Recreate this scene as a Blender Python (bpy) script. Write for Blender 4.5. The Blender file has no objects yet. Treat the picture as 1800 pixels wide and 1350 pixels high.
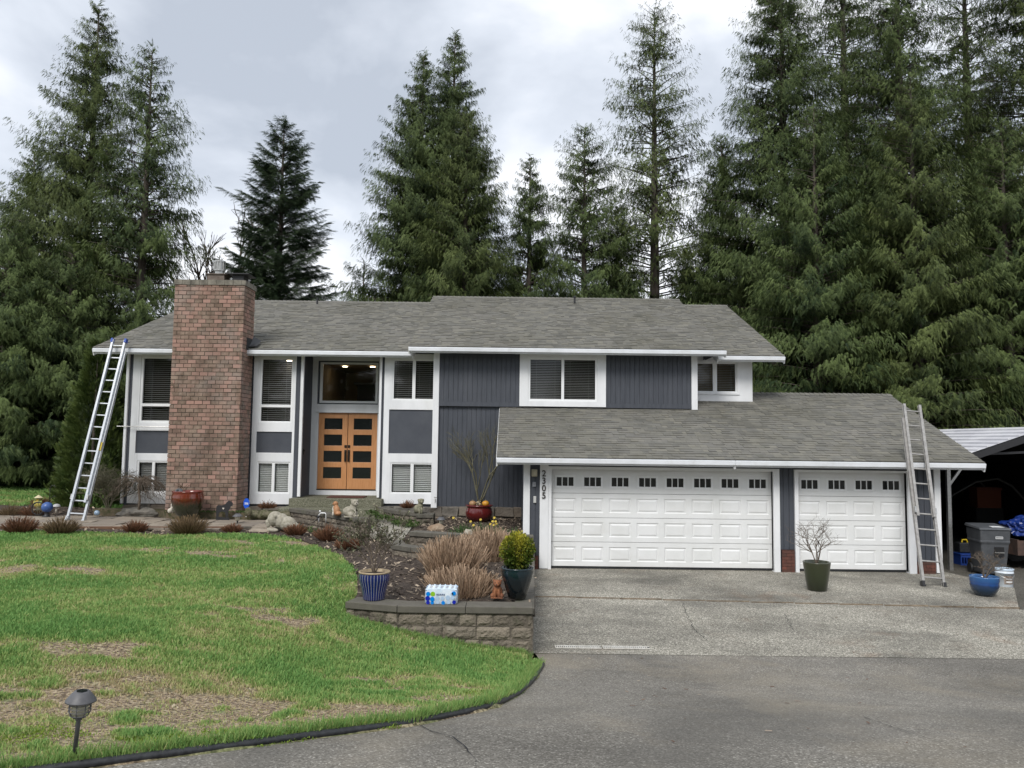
import bpy, bmesh, math, random
import numpy as np
from mathutils import Vector, Matrix, noise, geometry
random.seed(7); rng = np.random.default_rng(7)
SC = bpy.context.scene; COL = SC.collection
# ---------------------------------------------------------------- camera
PITCH, ROLL, FPX, ZC = math.radians(4.3), .012, 1350., 2.71
_F = Vector((0, math.cos(PITCH), math.sin(PITCH))); _R = Vector((1, 0, 0)); _U = Vector((0, -math.sin(PITCH), math.cos(PITCH)))
_X = _R*math.cos(ROLL) + _U*math.sin(ROLL); _Y = _U*math.cos(ROLL) - _R*math.sin(ROLL)
cam = bpy.data.cameras.new('camera'); cam_o = bpy.data.objects.new('camera', cam); COL.objects.link(cam_o)
cam.sensor_width = 36; cam.lens = 36*FPX/1800; cam.clip_start = .05; cam.clip_end = 3000
m3 = Matrix((_X, _Y, -_F)).transposed(); cam_o.matrix_world = Matrix.Translation((0, 0, ZC)) @ m3.to_4x4()
SC.camera = cam_o
def PY(px, py, Y):
    d = _F + _X*(px-900)/FPX - _Y*(py-675)/FPX; t = Y/d.y
    return Vector((d.x*t, Y, ZC + d.z*t))
def PZ(px, py, z):
    d = _F + _X*(px-900)/FPX - _Y*(py-675)/FPX; t = (z-ZC)/d.z
    return Vector((d.x*t, d.y*t, z))
# ---------------------------------------------------------------- world, sun, exposure
SUN_EL, SUN_AZ = math.radians(46), math.radians(198)     # azimuth measured from +Y clockwise
w = bpy.data.worlds.new('World'); SC.world = w; w.use_nodes = True
nt = w.node_tree; nt.nodes.clear(); N = nt.nodes.new; Lk = nt.links.new
out = N('ShaderNodeOutputWorld'); bg = N('ShaderNodeBackground'); bg.inputs[1].default_value = .1
sky = N('ShaderNodeTexSky'); sky.sky_type = 'NISHITA'; sky.sun_disc = False
sky.sun_elevation = SUN_EL; sky.sun_rotation = SUN_AZ
tc = N('ShaderNodeTexCoord'); mp = N('ShaderNodeMapping'); mp.inputs['Scale'].default_value = (1, 1, 1.7); mp.inputs['Location'].default_value = (.35, .1, .2)
Lk(tc.outputs['Generated'], mp.inputs[0])
n1 = N('ShaderNodeTexNoise'); n1.inputs['Scale'].default_value = 2.9; n1.inputs['Detail'].default_value = 6; n1.inputs['Roughness'].default_value = .5; n1.inputs['Distortion'].default_value = .25
Lk(mp.outputs[0], n1.inputs[0])
rp = N('ShaderNodeValToRGB'); rp.color_ramp.elements[0].position = .36; rp.color_ramp.elements[0].color = (3.2, 3.5, 4.0, 1)
rp.color_ramp.elements[1].position = .62; rp.color_ramp.elements[1].color = (6.5, 6.6, 6.8, 1)
e = rp.color_ramp.elements.new(.50); e.color = (4.7, 5.0, 5.5, 1)
Lk(n1.outputs[0], rp.inputs[0])
mx = N('ShaderNodeMix'); mx.data_type = 'RGBA'; mx.inputs[0].default_value = .93
Lk(sky.outputs[0], mx.inputs[6]); Lk(rp.outputs[0], mx.inputs[7]); Lk(mx.outputs[2], bg.inputs[0]); Lk(bg.outputs[0], out.inputs[0])
sl = bpy.data.lights.new('sun', 'SUN'); sl.energy = 1.5; sl.angle = math.radians(22); sl.color = (1, .97, .93)
so = bpy.data.objects.new('sun', sl); COL.objects.link(so)
sd = Vector((math.sin(SUN_AZ)*math.cos(SUN_EL), math.cos(SUN_AZ)*math.cos(SUN_EL), math.sin(SUN_EL)))
so.rotation_euler = sd.to_track_quat('Z', 'Y').to_euler()
SC.view_settings.view_transform = 'Standard'; SC.view_settings.look = 'None'; SC.view_settings.gamma = 1
SC.view_settings.exposure = 0.84
SC.render.resolution_x = 1024; SC.render.resolution_y = 768

# ---------------------------------------------------------------- materials
def new_mat(name):
    m = bpy.data.materials.new(name); m.use_nodes = True
    return m, m.node_tree, m.node_tree.nodes['Principled BSDF']
def mat(name, c, rough=.7, c2=None, scale=8, detail=4, bump=0, bscale=40, bdist=.01, metal=0, spec=.5, coat=0, stretch=(1, 1, 1), lo=.35, hi=.65, tint=None, tv=.0, coatr=.05, trans=0):
    """principled; colour mixed c..c2 by noise in object space; tint: attribute mixes towards colour tint"""
    m, t, b = new_mat(name); n = t.nodes; l = t.links
    tc = n.new('ShaderNodeTexCoord'); mp = n.new('ShaderNodeMapping'); mp.inputs['Scale'].default_value = stretch
    l.new(tc.outputs['Object'], mp.inputs[0])
    b.inputs['Roughness'].default_value = rough; b.inputs['Metallic'].default_value = metal
    b.inputs['Specular IOR Level'].default_value = spec; b.inputs['Coat Weight'].default_value = coat; b.inputs['Coat Roughness'].default_value = coatr
    src = None
    if c2 is not None:
        ns = n.new('ShaderNodeTexNoise'); ns.inputs['Scale'].default_value = scale; ns.inputs['Detail'].default_value = detail; ns.inputs['Roughness'].default_value = .6
        l.new(mp.outputs[0], ns.inputs[0])
        r = n.new('ShaderNodeValToRGB'); r.color_ramp.elements[0].position = lo; r.color_ramp.elements[1].position = hi
        r.color_ramp.elements[0].color = (*c, 1); r.color_ramp.elements[1].color = (*c2, 1)
        l.new(ns.outputs[0], r.inputs[0]); src = r.outputs[0]
    if tint is not None:
        a = n.new('ShaderNodeAttribute'); a.attribute_name = 'tint'
        x = n.new('ShaderNodeMix'); x.data_type = 'RGBA'
        l.new(a.outputs['Fac'], x.inputs[0])
        if src: l.new(src, x.inputs[6])
        else: x.inputs[6].default_value = (*c, 1)
        x.inputs[7].default_value = (*tint, 1); src = x.outputs[2]
    if src: l.new(src, b.inputs['Base Color'])
    else: b.inputs['Base Color'].default_value = (*c, 1)
    if bump:
        nb = n.new('ShaderNodeTexNoise'); nb.inputs['Scale'].default_value = bscale; nb.inputs['Detail'].default_value = 4
        l.new(mp.outputs[0], nb.inputs[0]); bp = n.new('ShaderNodeBump'); bp.inputs['Strength'].default_value = bump; bp.inputs['Distance'].default_value = bdist
        l.new(nb.outputs[0], bp.inputs['Height']); l.new(bp.outputs[0], b.inputs['Normal'])
    return m
def ramp3(t, fac, stops):
    r = t.nodes.new('ShaderNodeValToRGB'); el = r.color_ramp.elements
    el[0].position, el[0].color = stops[0][0], (*stops[0][1], 1); el[1].position, el[1].color = stops[-1][0], (*stops[-1][1], 1)
    for p, c in stops[1:-1]:
        x = el.new(p); x.color = (*c, 1)
    t.links.new(fac, r.inputs[0]); return r.outputs[0]
def aggregate(name, base, peb, stain, vs, stain_amt=.5, rough=.85, bump=.4, big=.5, tone=(.8, 1.15)):
    """speckled paving: pebbles by voronoi cells, large soft stains by noise"""
    m, t, b = new_mat(name); n = t.nodes; l = t.links
    tc = n.new('ShaderNodeTexCoord'); o = tc.outputs['Object']
    v = n.new('ShaderNodeTexVoronoi'); v.inputs['Scale'].default_value = vs; l.new(o, v.inputs[0])
    sep = n.new('ShaderNodeSeparateColor'); l.new(v.outputs['Color'], sep.inputs[0])
    cells = ramp3(t, sep.outputs[0], peb)
    n1 = n.new('ShaderNodeTexNoise'); n1.inputs['Scale'].default_value = big; n1.inputs['Detail'].default_value = 7; n1.inputs['Roughness'].default_value = .62; l.new(o, n1.inputs[0])
    k = n.new('ShaderNodeMapRange'); k.inputs[1].default_value = .3; k.inputs[2].default_value = .7; k.inputs[3].default_value = tone[0]; k.inputs[4].default_value = tone[1]; l.new(n1.outputs[0], k.inputs[0])
    mm = n.new('ShaderNodeVectorMath'); mm.operation = 'SCALE'; l.new(cells, mm.inputs[0]); l.new(k.outputs[0], mm.inputs['Scale'])
    n2 = n.new('ShaderNodeTexNoise'); n2.inputs['Scale'].default_value = .9; n2.inputs['Detail'].default_value = 8; n2.inputs['Roughness'].default_value = .7; n2.inputs['Distortion'].default_value = .6
    mp = n.new('ShaderNodeMapping'); mp.inputs['Location'].default_value = (4.2, 7.7, 1); l.new(o, mp.inputs[0]); l.new(mp.outputs[0], n2.inputs[0])
    k2 = n.new('ShaderNodeMapRange'); k2.inputs[1].default_value = .54; k2.inputs[2].default_value = .72; k2.inputs[3].default_value = 0; k2.inputs[4].default_value = stain_amt; l.new(n2.outputs[0], k2.inputs[0])
    x = n.new('ShaderNodeMix'); x.data_type = 'RGBA'; l.new(k2.outputs[0], x.inputs[0]); l.new(mm.outputs[0], x.inputs[6]); x.inputs[7].default_value = (*stain, 1)
    l.new(x.outputs[2], b.inputs['Base Color']); b.inputs['Roughness'].default_value = rough; b.inputs['Specular IOR Level'].default_value = .3
    bp = n.new('ShaderNodeBump'); bp.inputs['Strength'].default_value = bump; bp.inputs['Distance'].default_value = .006
    l.new(v.outputs['Distance'], bp.inputs['Height']); l.new(bp.outputs[0], b.inputs['Normal'])
    return m
def glass_mat(name, tintc=(.9, .95, .95)):
    m, t, b = new_mat(name); n = t.nodes; l = t.links; n.remove(b)
    fr = n.new('ShaderNodeFresnel'); fr.inputs[0].default_value = 1.52
    mu = n.new('ShaderNodeMath'); mu.operation = 'MULTIPLY'; mu.inputs[1].default_value = .6; mu.use_clamp = True; l.new(fr.outputs[0], mu.inputs[0])
    tr = n.new('ShaderNodeBsdfTransparent'); tr.inputs[0].default_value = (*tintc, 1); gl = n.new('ShaderNodeBsdfGlossy'); gl.inputs['Roughness'].default_value = .02
    mi = n.new('ShaderNodeMixShader'); l.new(mu.outputs[0], mi.inputs[0]); l.new(tr.outputs[0], mi.inputs[1]); l.new(gl.outputs[0], mi.inputs[2])
    l.new(mi.outputs[0], n['Material Output'].inputs[0]); return m
def emit_mat(name, c, s):
    m, t, b = new_mat(name); b.inputs['Emission Color'].default_value = (*c, 1); b.inputs['Emission Strength'].default_value = s; b.inputs['Base Color'].default_value = (*c, 1); return m
def leaf_mat(name, dark, light, rough=.6):
    m, t, b = new_mat(name); n = t.nodes; l = t.links
    a = n.new('ShaderNodeAttribute'); a.attribute_name = 'tint'
    col = ramp3(t, a.outputs['Fac'], [(0, dark), (1, light)])
    l.new(col, b.inputs['Base Color']); b.inputs['Roughness'].default_value = rough; b.inputs['Specular IOR Level'].default_value = .25
    tl = n.new('ShaderNodeBsdfTranslucent'); l.new(col, tl.inputs[0]); mi = n.new('ShaderNodeMixShader'); mi.inputs[0].default_value = .25
    l.new(b.outputs[0], mi.inputs[1]); l.new(tl.outputs[0], mi.inputs[2]); l.new(mi.outputs[0], n['Material Output'].inputs[0]); return m

M = {}
M['white'] = mat('white_paint', (.80, .81, .82), .45, (.72, .73, .74), 3, bump=.15, bscale=60, bdist=.002, stretch=(1, 1, .4))
M['door_white'] = mat('garage_door_white', (.78, .79, .79), .35, (.71, .72, .71), 1.5, bump=.05, bscale=30, bdist=.002)
M['vinyl'] = mat('window_vinyl', (.80, .81, .81), .35)
M['siding'] = mat('slate_siding', (.046, .052, .065), .6, (.060, .067, .082), 5, bump=.4, bscale=25, bdist=.004, stretch=(3, 3, .35))
M['panel'] = mat('slate_panel', (.054, .060, .075), .55, (.066, .073, .088), 3, bump=.25, bscale=50, bdist=.002)
M['shingle'] = mat('shingle', (.118, .116, .105), .95, (.165, .161, .146), 3, 8, bump=.6, bscale=160, bdist=.003, spec=.15, tint=(.19, .182, .155))
M['shingle_wet'] = M['shingle']
M['soffit'] = mat('soffit', (.45, .45, .44), .7)
M['flash'] = mat('dark_flashing', (.03, .031, .034), .5)
M['gutter'] = mat('gutter_white', (.72, .74, .77), .35, (.62, .64, .66), 2)
M['brick'] = mat('brick', (.13, .092, .068), .9, (.29, .215, .165), 4, 8, bump=.7, bscale=55, bdist=.006, spec=.2, tint=(.37, .225, .18))
M['brick_red'] = mat('brick_red', (.10, .035, .025), .85, (.17, .06, .04), 9, bump=.5, bscale=60, bdist=.004, tint=(.08, .04, .03))
M['mortar'] = mat('mortar', (.05, .043, .034), .95, (.12, .105, .085), 12, bump=.5, bscale=80)
M['capstone'] = mat('weathered_concrete_cap', (.12, .11, .09), .95, (.24, .22, .18), 7, 6, bump=.6, bscale=70)
M['fir'] = mat('fir_wood', (.50, .225, .085), .4, (.60, .29, .125), 6, 6, stretch=(8, 8, .6), coat=.3, coatr=.2, bump=.05)
M['bronze'] = mat('dark_bronze', (.045, .038, .032), .45, metal=.6)
M['dark'] = mat('dark_void', (.012, .012, .013), .9)
M['room'] = mat('room_wall', (.05, .045, .035), .8)
M['roomtan'] = mat('room_tan', (.20, .14, .07), .8, (.26, .19, .10), 3)
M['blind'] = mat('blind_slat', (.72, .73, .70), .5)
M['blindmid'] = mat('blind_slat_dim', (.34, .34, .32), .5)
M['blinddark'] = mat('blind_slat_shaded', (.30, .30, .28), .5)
M['glass'] = glass_mat('window_glass', (.98, .985, .985))
M['dglass'] = mat('dark_glass', (.010, .013, .013), .12, spec=.5)
M['alu'] = mat('bright_aluminium', (.62, .64, .66), .35, (.5, .52, .54), 20, metal=.75)
M['alu_old'] = mat('worn_aluminium', (.42, .41, .39), .55, (.30, .29, .28), 14, metal=.6, bump=.1)
M['galv'] = mat('galvanised_steel', (.5, .5, .48), .4, (.38, .38, .37), 20, metal=.8)
M['blueplastic'] = mat('blue_plastic', (.02, .07, .35), .4)
M['blacksteel'] = mat('black_steel', (.02, .02, .022), .5)
M['blackrubber'] = mat('black_rubber_edging', (.012, .013, .015), .5, (.03, .032, .035), 30, bump=.3, bscale=30)
M['bark'] = mat('bark', (.055, .042, .034), .95, (.12, .10, .085), 6, 6, bump=.8, bscale=14, bdist=.05, stretch=(1, 1, .2))
M['twig'] = mat('twig', (.09, .065, .045), .9, (.16, .13, .10), 20)
M['twig_green'] = mat('twig_olive', (.10, .095, .055), .85, (.15, .14, .09), 20)
M['concrete'] = aggregate('exposed_aggregate', None, [(0, (.11, .103, .082)), (.45, (.24, .226, .188)), (.8, (.38, .36, .305)), (1, (.66, .62, .54))], (.11, .085, .06), 80, .45, tone=(.48, 1.28), big=.42)
M['porch'] = aggregate('porch_aggregate', None, [(0, (.07, .07, .045)), (.5, (.14, .14, .095)), (1, (.30, .29, .22))], (.06, .07, .03), 110, .5)
M['asphalt'] = aggregate('worn_asphalt', None, [(0, (.10, .092, .078)), (.5, (.185, .172, .148)), (.9, (.25, .234, .205)), (1, (.46, .44, .39))], (.27, .235, .18), 95, .5, tone=(.6, 1.3), big=.42)
M['carfloor'] = aggregate('old_concrete', None, [(0, (.06, .055, .045)), (.5, (.09, .083, .07)), (1, (.15, .14, .12))], (.035, .04, .02), 60, .6)
M['mulch'] = mat('bark_mulch', (.030, .021, .015), .95, (.085, .062, .046), 22, 8, bump=1, bscale=45, bdist=.03)
M['chips'] = mat('mulch_chips', (.045, .032, .024), .9, tint=(.46, .37, .27))
M['flag'] = mat('flagstone', (.20, .165, .125), .9, (.33, .28, .22), 4, 6, bump=.5, bscale=25, tint=(.20, .17, .14))
M['stone'] = mat('foundation_stone', (.07, .066, .058), .9, (.18, .165, .14), 5, 6, bump=.8, bscale=18, bdist=.02, tint=(.22, .18, .14))
M['mossrock'] = mat('mossy_rock', (.05, .055, .02), .95, (.17, .15, .10), 9, 5, bump=.7, bscale=25, bdist=.02)
M['block'] = mat('retaining_block', (.04, .034, .026), .95, (.165, .14, .11), 7, 8, bump=1, bscale=30, bdist=.03, tint=(.235, .20, .155))
M['blockcap'] = mat('retaining_cap', (.045, .042, .034), .95, (.13, .12, .098), 8, 6, bump=.5, bscale=60, bdist=.006, tint=(.12, .11, .09))
M['redwood'] = mat('old_timber', (.10, .045, .025), .9, (.17, .10, .06), 9, stretch=(.4, 4, 4), bump=.5)
M['strip'] = mat('joint_timber', (.26, .21, .15), .9, (.11, .085, .06), 6, bump=.3)
M['terra'] = mat('terracotta', (.28, .11, .045), .8, (.16, .06, .03), 12, bump=.3, bscale=50)
M['cstone'] = mat('cast_stone', (.42, .39, .32), .9, (.24, .22, .17), 14, 5, bump=.5, bscale=60, bdist=.006)
M['cstone_dark'] = mat('cast_stone_mossy', (.30, .28, .20), .9, (.12, .12, .075), 14, 5, bump=.6, bscale=60, bdist=.006)
M['cream'] = mat('cream_plaster', (.62, .58, .50), .8, (.5, .46, .4), 10)
M['tanfur'] = mat('painted_tan', (.42, .21, .10), .6, (.34, .16, .07), 12)
M['soil'] = mat('potting_soil', (.03, .02, .015), .95, (.06, .045, .03), 60, bump=1, bscale=60)

def overlay(mn, col, scale, amt, lo=.5, hi=.7, stretch=(1, 1, 1), off=0, detail=7):
    """weathering: blotches of another colour mixed into a finished material"""
    m = M[mn]; t = m.node_tree; n = t.nodes; l = t.links; b = n['Principled BSDF']; inp = b.inputs['Base Color']; src = inp.links[0].from_socket if inp.links else None; base = tuple(inp.default_value)
    tc = n.new('ShaderNodeTexCoord'); mp = n.new('ShaderNodeMapping'); mp.inputs['Scale'].default_value = stretch; mp.inputs['Location'].default_value = (off, off*.7, off*.3); l.new(tc.outputs['Object'], mp.inputs[0])
    ns = n.new('ShaderNodeTexNoise'); ns.inputs['Scale'].default_value = scale; ns.inputs['Detail'].default_value = detail; ns.inputs['Roughness'].default_value = .65; ns.inputs['Distortion'].default_value = .4; l.new(mp.outputs[0], ns.inputs[0])
    k = n.new('ShaderNodeMapRange'); k.inputs[1].default_value = lo; k.inputs[2].default_value = hi; k.inputs[3].default_value = 0; k.inputs[4].default_value = amt; l.new(ns.outputs[0], k.inputs[0])
    x = n.new('ShaderNodeMix'); x.data_type = 'RGBA'; l.new(k.outputs[0], x.inputs[0]); x.inputs[7].default_value = (*col, 1)
    if src: l.new(src, x.inputs[6])
    else: x.inputs[6].default_value = base
    l.new(x.outputs[2], inp)
overlay('shingle', (.10, .095, .072), .55, .5, .48, .68); overlay('shingle', (.21, .20, .185), .8, .4, .52, .7, off=9); overlay('shingle', (.07, .085, .04), 3.5, .35, .6, .75, off=4)
overlay('door_white', (.52, .50, .45), .9, .22, .5, .75, (1, 1, 2.2)); overlay('white', (.52, .51, .46), 1.1, .3, .52, .78, (1, 1, .35)); overlay('gutter', (.42, .42, .38), 2.5, .35, .52, .75)
overlay('brick', (.36, .32, .29), 1.1, .5, .5, .72, off=3); overlay('brick', (.075, .06, .05), .9, .5, .52, .72, off=8)
overlay('siding', (.095, .10, .115), 1.6, .4, .5, .72, (1, 1, .3)); overlay('panel', (.09, .095, .11), 1.2, .35, .5, .7)
overlay('asphalt', (.10, .095, .085), .35, .55, .5, .66, off=5); overlay('asphalt', (.27, .235, .175), .55, .45, .5, .68, (1, .6, 1), off=13); overlay('asphalt', (.045, .042, .04), 1.7, .6, .69, .78, off=21)
overlay('concrete', (.085, .082, .07), .55, .6, .5, .68, (1, 1.6, 1), off=2); overlay('concrete', (.20, .115, .065), .8, .4, .60, .76, off=17); overlay('concrete', (.05, .05, .045), 2.2, .6, .68, .78, off=31)
overlay('block', (.06, .075, .03), 4, .5, .56, .72); overlay('blockcap', (.09, .10, .055), 3, .5, .54, .72); overlay('block', (.30, .27, .22), 5, .5, .58, .72, off=6)
overlay('terra', (.08, .05, .035), 9, .5, .5, .7); overlay('bark', (.10, .11, .06), 1.2, .4, .5, .7)
# ---------------------------------------------------------------- mesh helpers
def link(o, parent=None):
    COL.objects.link(o)
    if parent is not None: o.parent = parent
    return o
def tag(o, label=None, cat=None, group=None, kind=None):
    if label: o['label'] = label
    if cat: o['category'] = cat
    if group: o['group'] = group
    if kind: o['kind'] = kind
    return o
def empty(name, loc=(0, 0, 0), rz=0, label=None, cat=None, group=None):
    o = bpy.data.objects.new(name, None); COL.objects.link(o); o.location = loc; o.rotation_euler = (0, 0, rz); o.empty_display_size = .1
    return tag(o, label, cat, group)
def np_mesh(name, V, F, m, parent=None, tint=None, smooth=False, loc=None):
    """V (n,3), F (k,3|4) uniform arrays, tint per vertex"""
    V = np.asarray(V, np.float32); F = np.asarray(F, np.int32); me = bpy.data.meshes.new(name)
    k, s = F.shape
    me.vertices.add(len(V)); me.vertices.foreach_set('co', V.ravel())
    me.loops.add(k*s); me.loops.foreach_set('vertex_index', F.ravel())
    me.polygons.add(k); me.polygons.foreach_set('loop_start', np.arange(k, dtype=np.int32)*s)
    try: me.polygons.foreach_set('loop_total', np.full(k, s, np.int32))
    except Exception: pass
    if smooth: me.polygons.foreach_set('use_smooth', np.ones(k, bool))
    me.update(calc_edges=True)
    if tint is not None:
        a = me.attributes.new('tint', 'FLOAT', 'POINT'); a.data.foreach_set('value', np.asarray(tint, np.float32))
    me.materials.append(m); o = bpy.data.objects.new(name, me); link(o, parent)
    if loc is not None: o.location = loc
    return o
class MB:
    def __init__(s): s.v = []; s.f = []; s.t = []
    def add(s, vs, fs, t=.0):
        b = len(s.v); s.v += [tuple(v) for v in vs]; s.f += [tuple(b+i for i in f) for f in fs]; s.t += [t]*len(vs)
    def box(s, x0, x1, y0, y1, z0, z1, t=0., jit=0.):
        vs = [(x, y, z) for z in (z0, z1) for y in (y0, y1) for x in (x0, x1)]
        if jit: vs = [(x+random.uniform(-jit, jit), y+random.uniform(-jit, jit), z+random.uniform(-jit, jit)) for x, y, z in vs]
        s.add(vs, [(0, 2, 3, 1), (4, 5, 7, 6), (0, 1, 5, 4), (2, 6, 7, 3), (0, 4, 6, 2), (1, 3, 7, 5)], t)
    def obox(s, c, ax, ay, az, t=0.):
        """oriented box: centre and three half-axis vectors"""
        c, ax, ay, az = Vector(c), Vector(ax), Vector(ay), Vector(az)
        vs = [c + ax*i + ay*j + az*k for k in (-1, 1) for j in (-1, 1) for i in (-1, 1)]
        s.add(vs, [(0, 2, 3, 1), (4, 5, 7, 6), (0, 1, 5, 4), (2, 6, 7, 3), (0, 4, 6, 2), (1, 3, 7, 5)], t)
    def bar(s, a, b, w, h=None, up=(0, 0, 1), t=0.):
        a, b = Vector(a), Vector(b); h = w if h is None else h; d = (b-a); L = d.length; d.normalize(); up = Vector(up)
        sx = d.cross(up);
        if sx.length < 1e-4: sx = d.cross(Vector((1, 0, 0)))
        sx.normalize(); sz = sx.cross(d)
        s.obox((a+b)/2, d*L/2, sx*w/2, sz*h/2, t)
    def tube(s, pts, rad, n=6, t=0., cap=True):
        pts = [Vector(p) for p in pts]; R = rad if hasattr(rad, '__len__') else [rad]*len(pts); b = len(s.v); ref = None
        for i, p in enumerate(pts):
            d = (pts[min(i+1, len(pts)-1)] - pts[max(i-1, 0)]); d.normalize()
            if ref is None: ref = d.orthogonal()
            u = ref - d*ref.dot(d)
            if u.length < 1e-5: u = d.orthogonal()
            u.normalize(); ref = u; v = d.cross(u)
            for k in range(n):
                a = 2*math.pi*k/n; q = p + (u*math.cos(a)+v*math.sin(a))*R[i]; s.v.append(tuple(q)); s.t.append(t)
        for i in range(len(pts)-1):
            for k in range(n):
                a0 = b+i*n+k; a1 = b+i*n+(k+1) % n; s.f.append((a0, a1, a1+n, a0+n))
        if cap:
            s.f.append(tuple(b+k for k in reversed(range(n)))); s.f.append(tuple(b+(len(pts)-1)*n+k for k in range(n)))
    def lathe(s, prof, c=(0, 0, 0), n=32, t=0., wob=0):
        b = len(s.v); cx, cy, cz = c
        for r, z in prof:
            for k in range(n):
                a = 2*math.pi*k/n; s.v.append((cx+r*math.cos(a), cy+r*math.sin(a), cz+z)); s.t.append(t)
        for i in range(len(prof)-1):
            for k in range(n):
                a0 = b+i*n+k; a1 = b+i*n+(k+1) % n; s.f.append((a0, a1, a1+n, a0+n))
    def ball(s, c, r, n=10, t=0., sq=(1, 1, 1), jit=0):
        b = len(s.v); m = max(4, n//2+1)
        for i in range(m+1):
            ph = math.pi*i/m
            for k in range(n):
                a = 2*math.pi*k/n; j = 1+random.uniform(-jit, jit)
                s.v.append((c[0]+r*sq[0]*math.sin(ph)*math.cos(a)*j, c[1]+r*sq[1]*math.sin(ph)*math.sin(a)*j, c[2]+r*sq[2]*math.cos(ph)*j)); s.t.append(t)
        for i in range(m):
            for k in range(n):
                a0 = b+i*n+k; a1 = b+i*n+(k+1) % n; s.f.append((a0, a0+n, a1+n, a1))
    def build(s, name, m, parent=None, smooth=False, bevel=0, loc=None, merge=False, rot=None):
        me = bpy.data.meshes.new(name); me.from_pydata(s.v, [], s.f); me.update()
        a = me.attributes.new('tint', 'FLOAT', 'POINT'); a.data.foreach_set('value', np.array(s.t, np.float32))
        if merge:
            bm = bmesh.new(); bm.from_mesh(me); bmesh.ops.remove_doubles(bm, verts=bm.verts, dist=1e-4); bmesh.ops.recalc_face_normals(bm, faces=bm.faces); bm.to_mesh(me); bm.free()
        if smooth: me.polygons.foreach_set('use_smooth', np.ones(len(me.polygons), bool))
        me.materials.append(m); o = bpy.data.objects.new(name, me); link(o, parent)
        if loc is not None: o.location = loc
        if rot is not None: o.rotation_euler = rot
        if bevel:
            md = o.modifiers.new('bevel', 'BEVEL'); md.width = bevel; md.segments = 2; md.limit_method = 'ANGLE'
        return o
def blob(name, balls, m, parent=None, vox=.01, loc=None, rz=0, smooth=3):
    """one continuous body from overlapping ellipsoids, remeshed"""
    b = MB()
    for q in balls:
        c, r = q[0], q[1]; sq = r if hasattr(r, '__len__') else (r, r, r)
        b.ball(c, 1, 14, 0, sq)
    o = b.build(name, m, parent, loc=loc, merge=True)
    if rz: o.rotation_euler = (0, 0, rz)
    r = o.modifiers.new('remesh', 'REMESH'); r.mode = 'VOXEL'; r.voxel_size = vox; r.use_smooth_shade = True
    s = o.modifiers.new('smooth', 'SMOOTH'); s.iterations = smooth; s.factor = .5
    return o
def sstep(t): t = min(1., max(0., t)); return t*t*(3-2*t)
def in_poly(x, y, P):
    c = False; j = len(P)-1
    for i in range(len(P)):
        xi, yi = P[i][0], P[i][1]; xj, yj = P[j][0], P[j][1]
        if (yi > y) != (yj > y) and x < (xj-xi)*(y-yi)/(yj-yi)+xi: c = not c
        j = i
    return c
def patch(name, poly, step, zf, m, parent=None, thick=0, tint=None):
    """sheet bounded by poly, surface height zf(x,y), optional skirt"""
    pts = []; P = [Vector((p[0], p[1])) for p in poly]
    for i in range(len(P)):
        a, b = P[i], P[(i+1) % len(P)]; n = max(1, int((b-a).length/step))
        pts += [a.lerp(b, k/n) for k in range(n)]
    nb = len(pts); xs = [p.x for p in P]; ys = [p.y for p in P]
    x = min(xs)+step/2
    while x < max(xs):
        y = min(ys)+step/2
        while y < max(ys):
            if in_poly(x, y, P): pts.append(Vector((x+random.uniform(-.2, .2)*step, y+random.uniform(-.2, .2)*step)))
            y += step
        x += step
    r = geometry.delaunay_2d_cdt(pts, [], [list(range(nb))], 1, 1e-4)
    V = [(v.x, v.y, zf(v.x, v.y)) for v in r[0]]; Fc = [tuple(f) for f in r[2]]
    if thick:
        base = len(V); loop = [(p.x, p.y) for p in pts[:nb]]
        for q in loop: z = zf(*q); V += [(q[0], q[1], z), (q[0], q[1], z-thick)]
        for i in range(nb): j = (i+1) % nb; Fc.append((base+2*i, base+2*i+1, base+2*j+1, base+2*j))
    me = bpy.data.meshes.new(name); me.from_pydata(V, [], Fc); me.update()
    if tint:
        a = me.attributes.new('tint', 'FLOAT', 'POINT'); a.data.foreach_set('value', np.array([tint(v[0], v[1]) for v in V], np.float32))
    me.materials.append(m); o = bpy.data.objects.new(name, me); return link(o, parent)

# ---------------------------------------------------------------- terrain
def asph_z(y): return sstep((10.1-y)/7)
EDGE = [(.42, 9.56), (.29, 8.69), (.12, 7.6), (-.11, 6.56), (-.65, 5.55), (-1.21, 5.08), (-1.66, 4.71), (-2.17, 4.37), (-2.48, 4.16), (-3.6, 3.5), (-6, 2.4), (-12, .5), (-40, -6)]
_E = np.array([[.42, 9.9]]+[list(p) for p in EDGE])
ASPH_POLY = [(.34, 10.1), (.42, 9.56)] + EDGE[1:] + [(-40, -40), (40, -40), (40, 10.1)]
def edge_dist(x, y):
    p = np.array([x, y]); a = _E[:-1]; b = _E[1:]; ab = b-a; t = np.clip(((p-a)*ab).sum(1)/(ab*ab).sum(1), 0, 1)
    return float(np.sqrt((((a+ab*t[:, None])-p)**2).sum(1)).min())
def lawn_z(x, y):
    if in_poly(x, y, ASPH_POLY): return asph_z(y)-.12*min(1, edge_dist(x, y)*6)+.02
    if x > .3 and y > 9.5: return -.15
    b = .62 + .10*sstep((-x-2)/5) + .30*sstep((11-y)/7)*sstep((-x-1)/2) + .16*sstep((y-18.5)/1.2)*sstep((-x-6)/2)
    b += .02*math.sin(x*1.1)*math.sin(y*.9)
    d = edge_dist(x, y); return asph_z(y)+.045 + (b-asph_z(y)-.045)*sstep(d/4)
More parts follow.
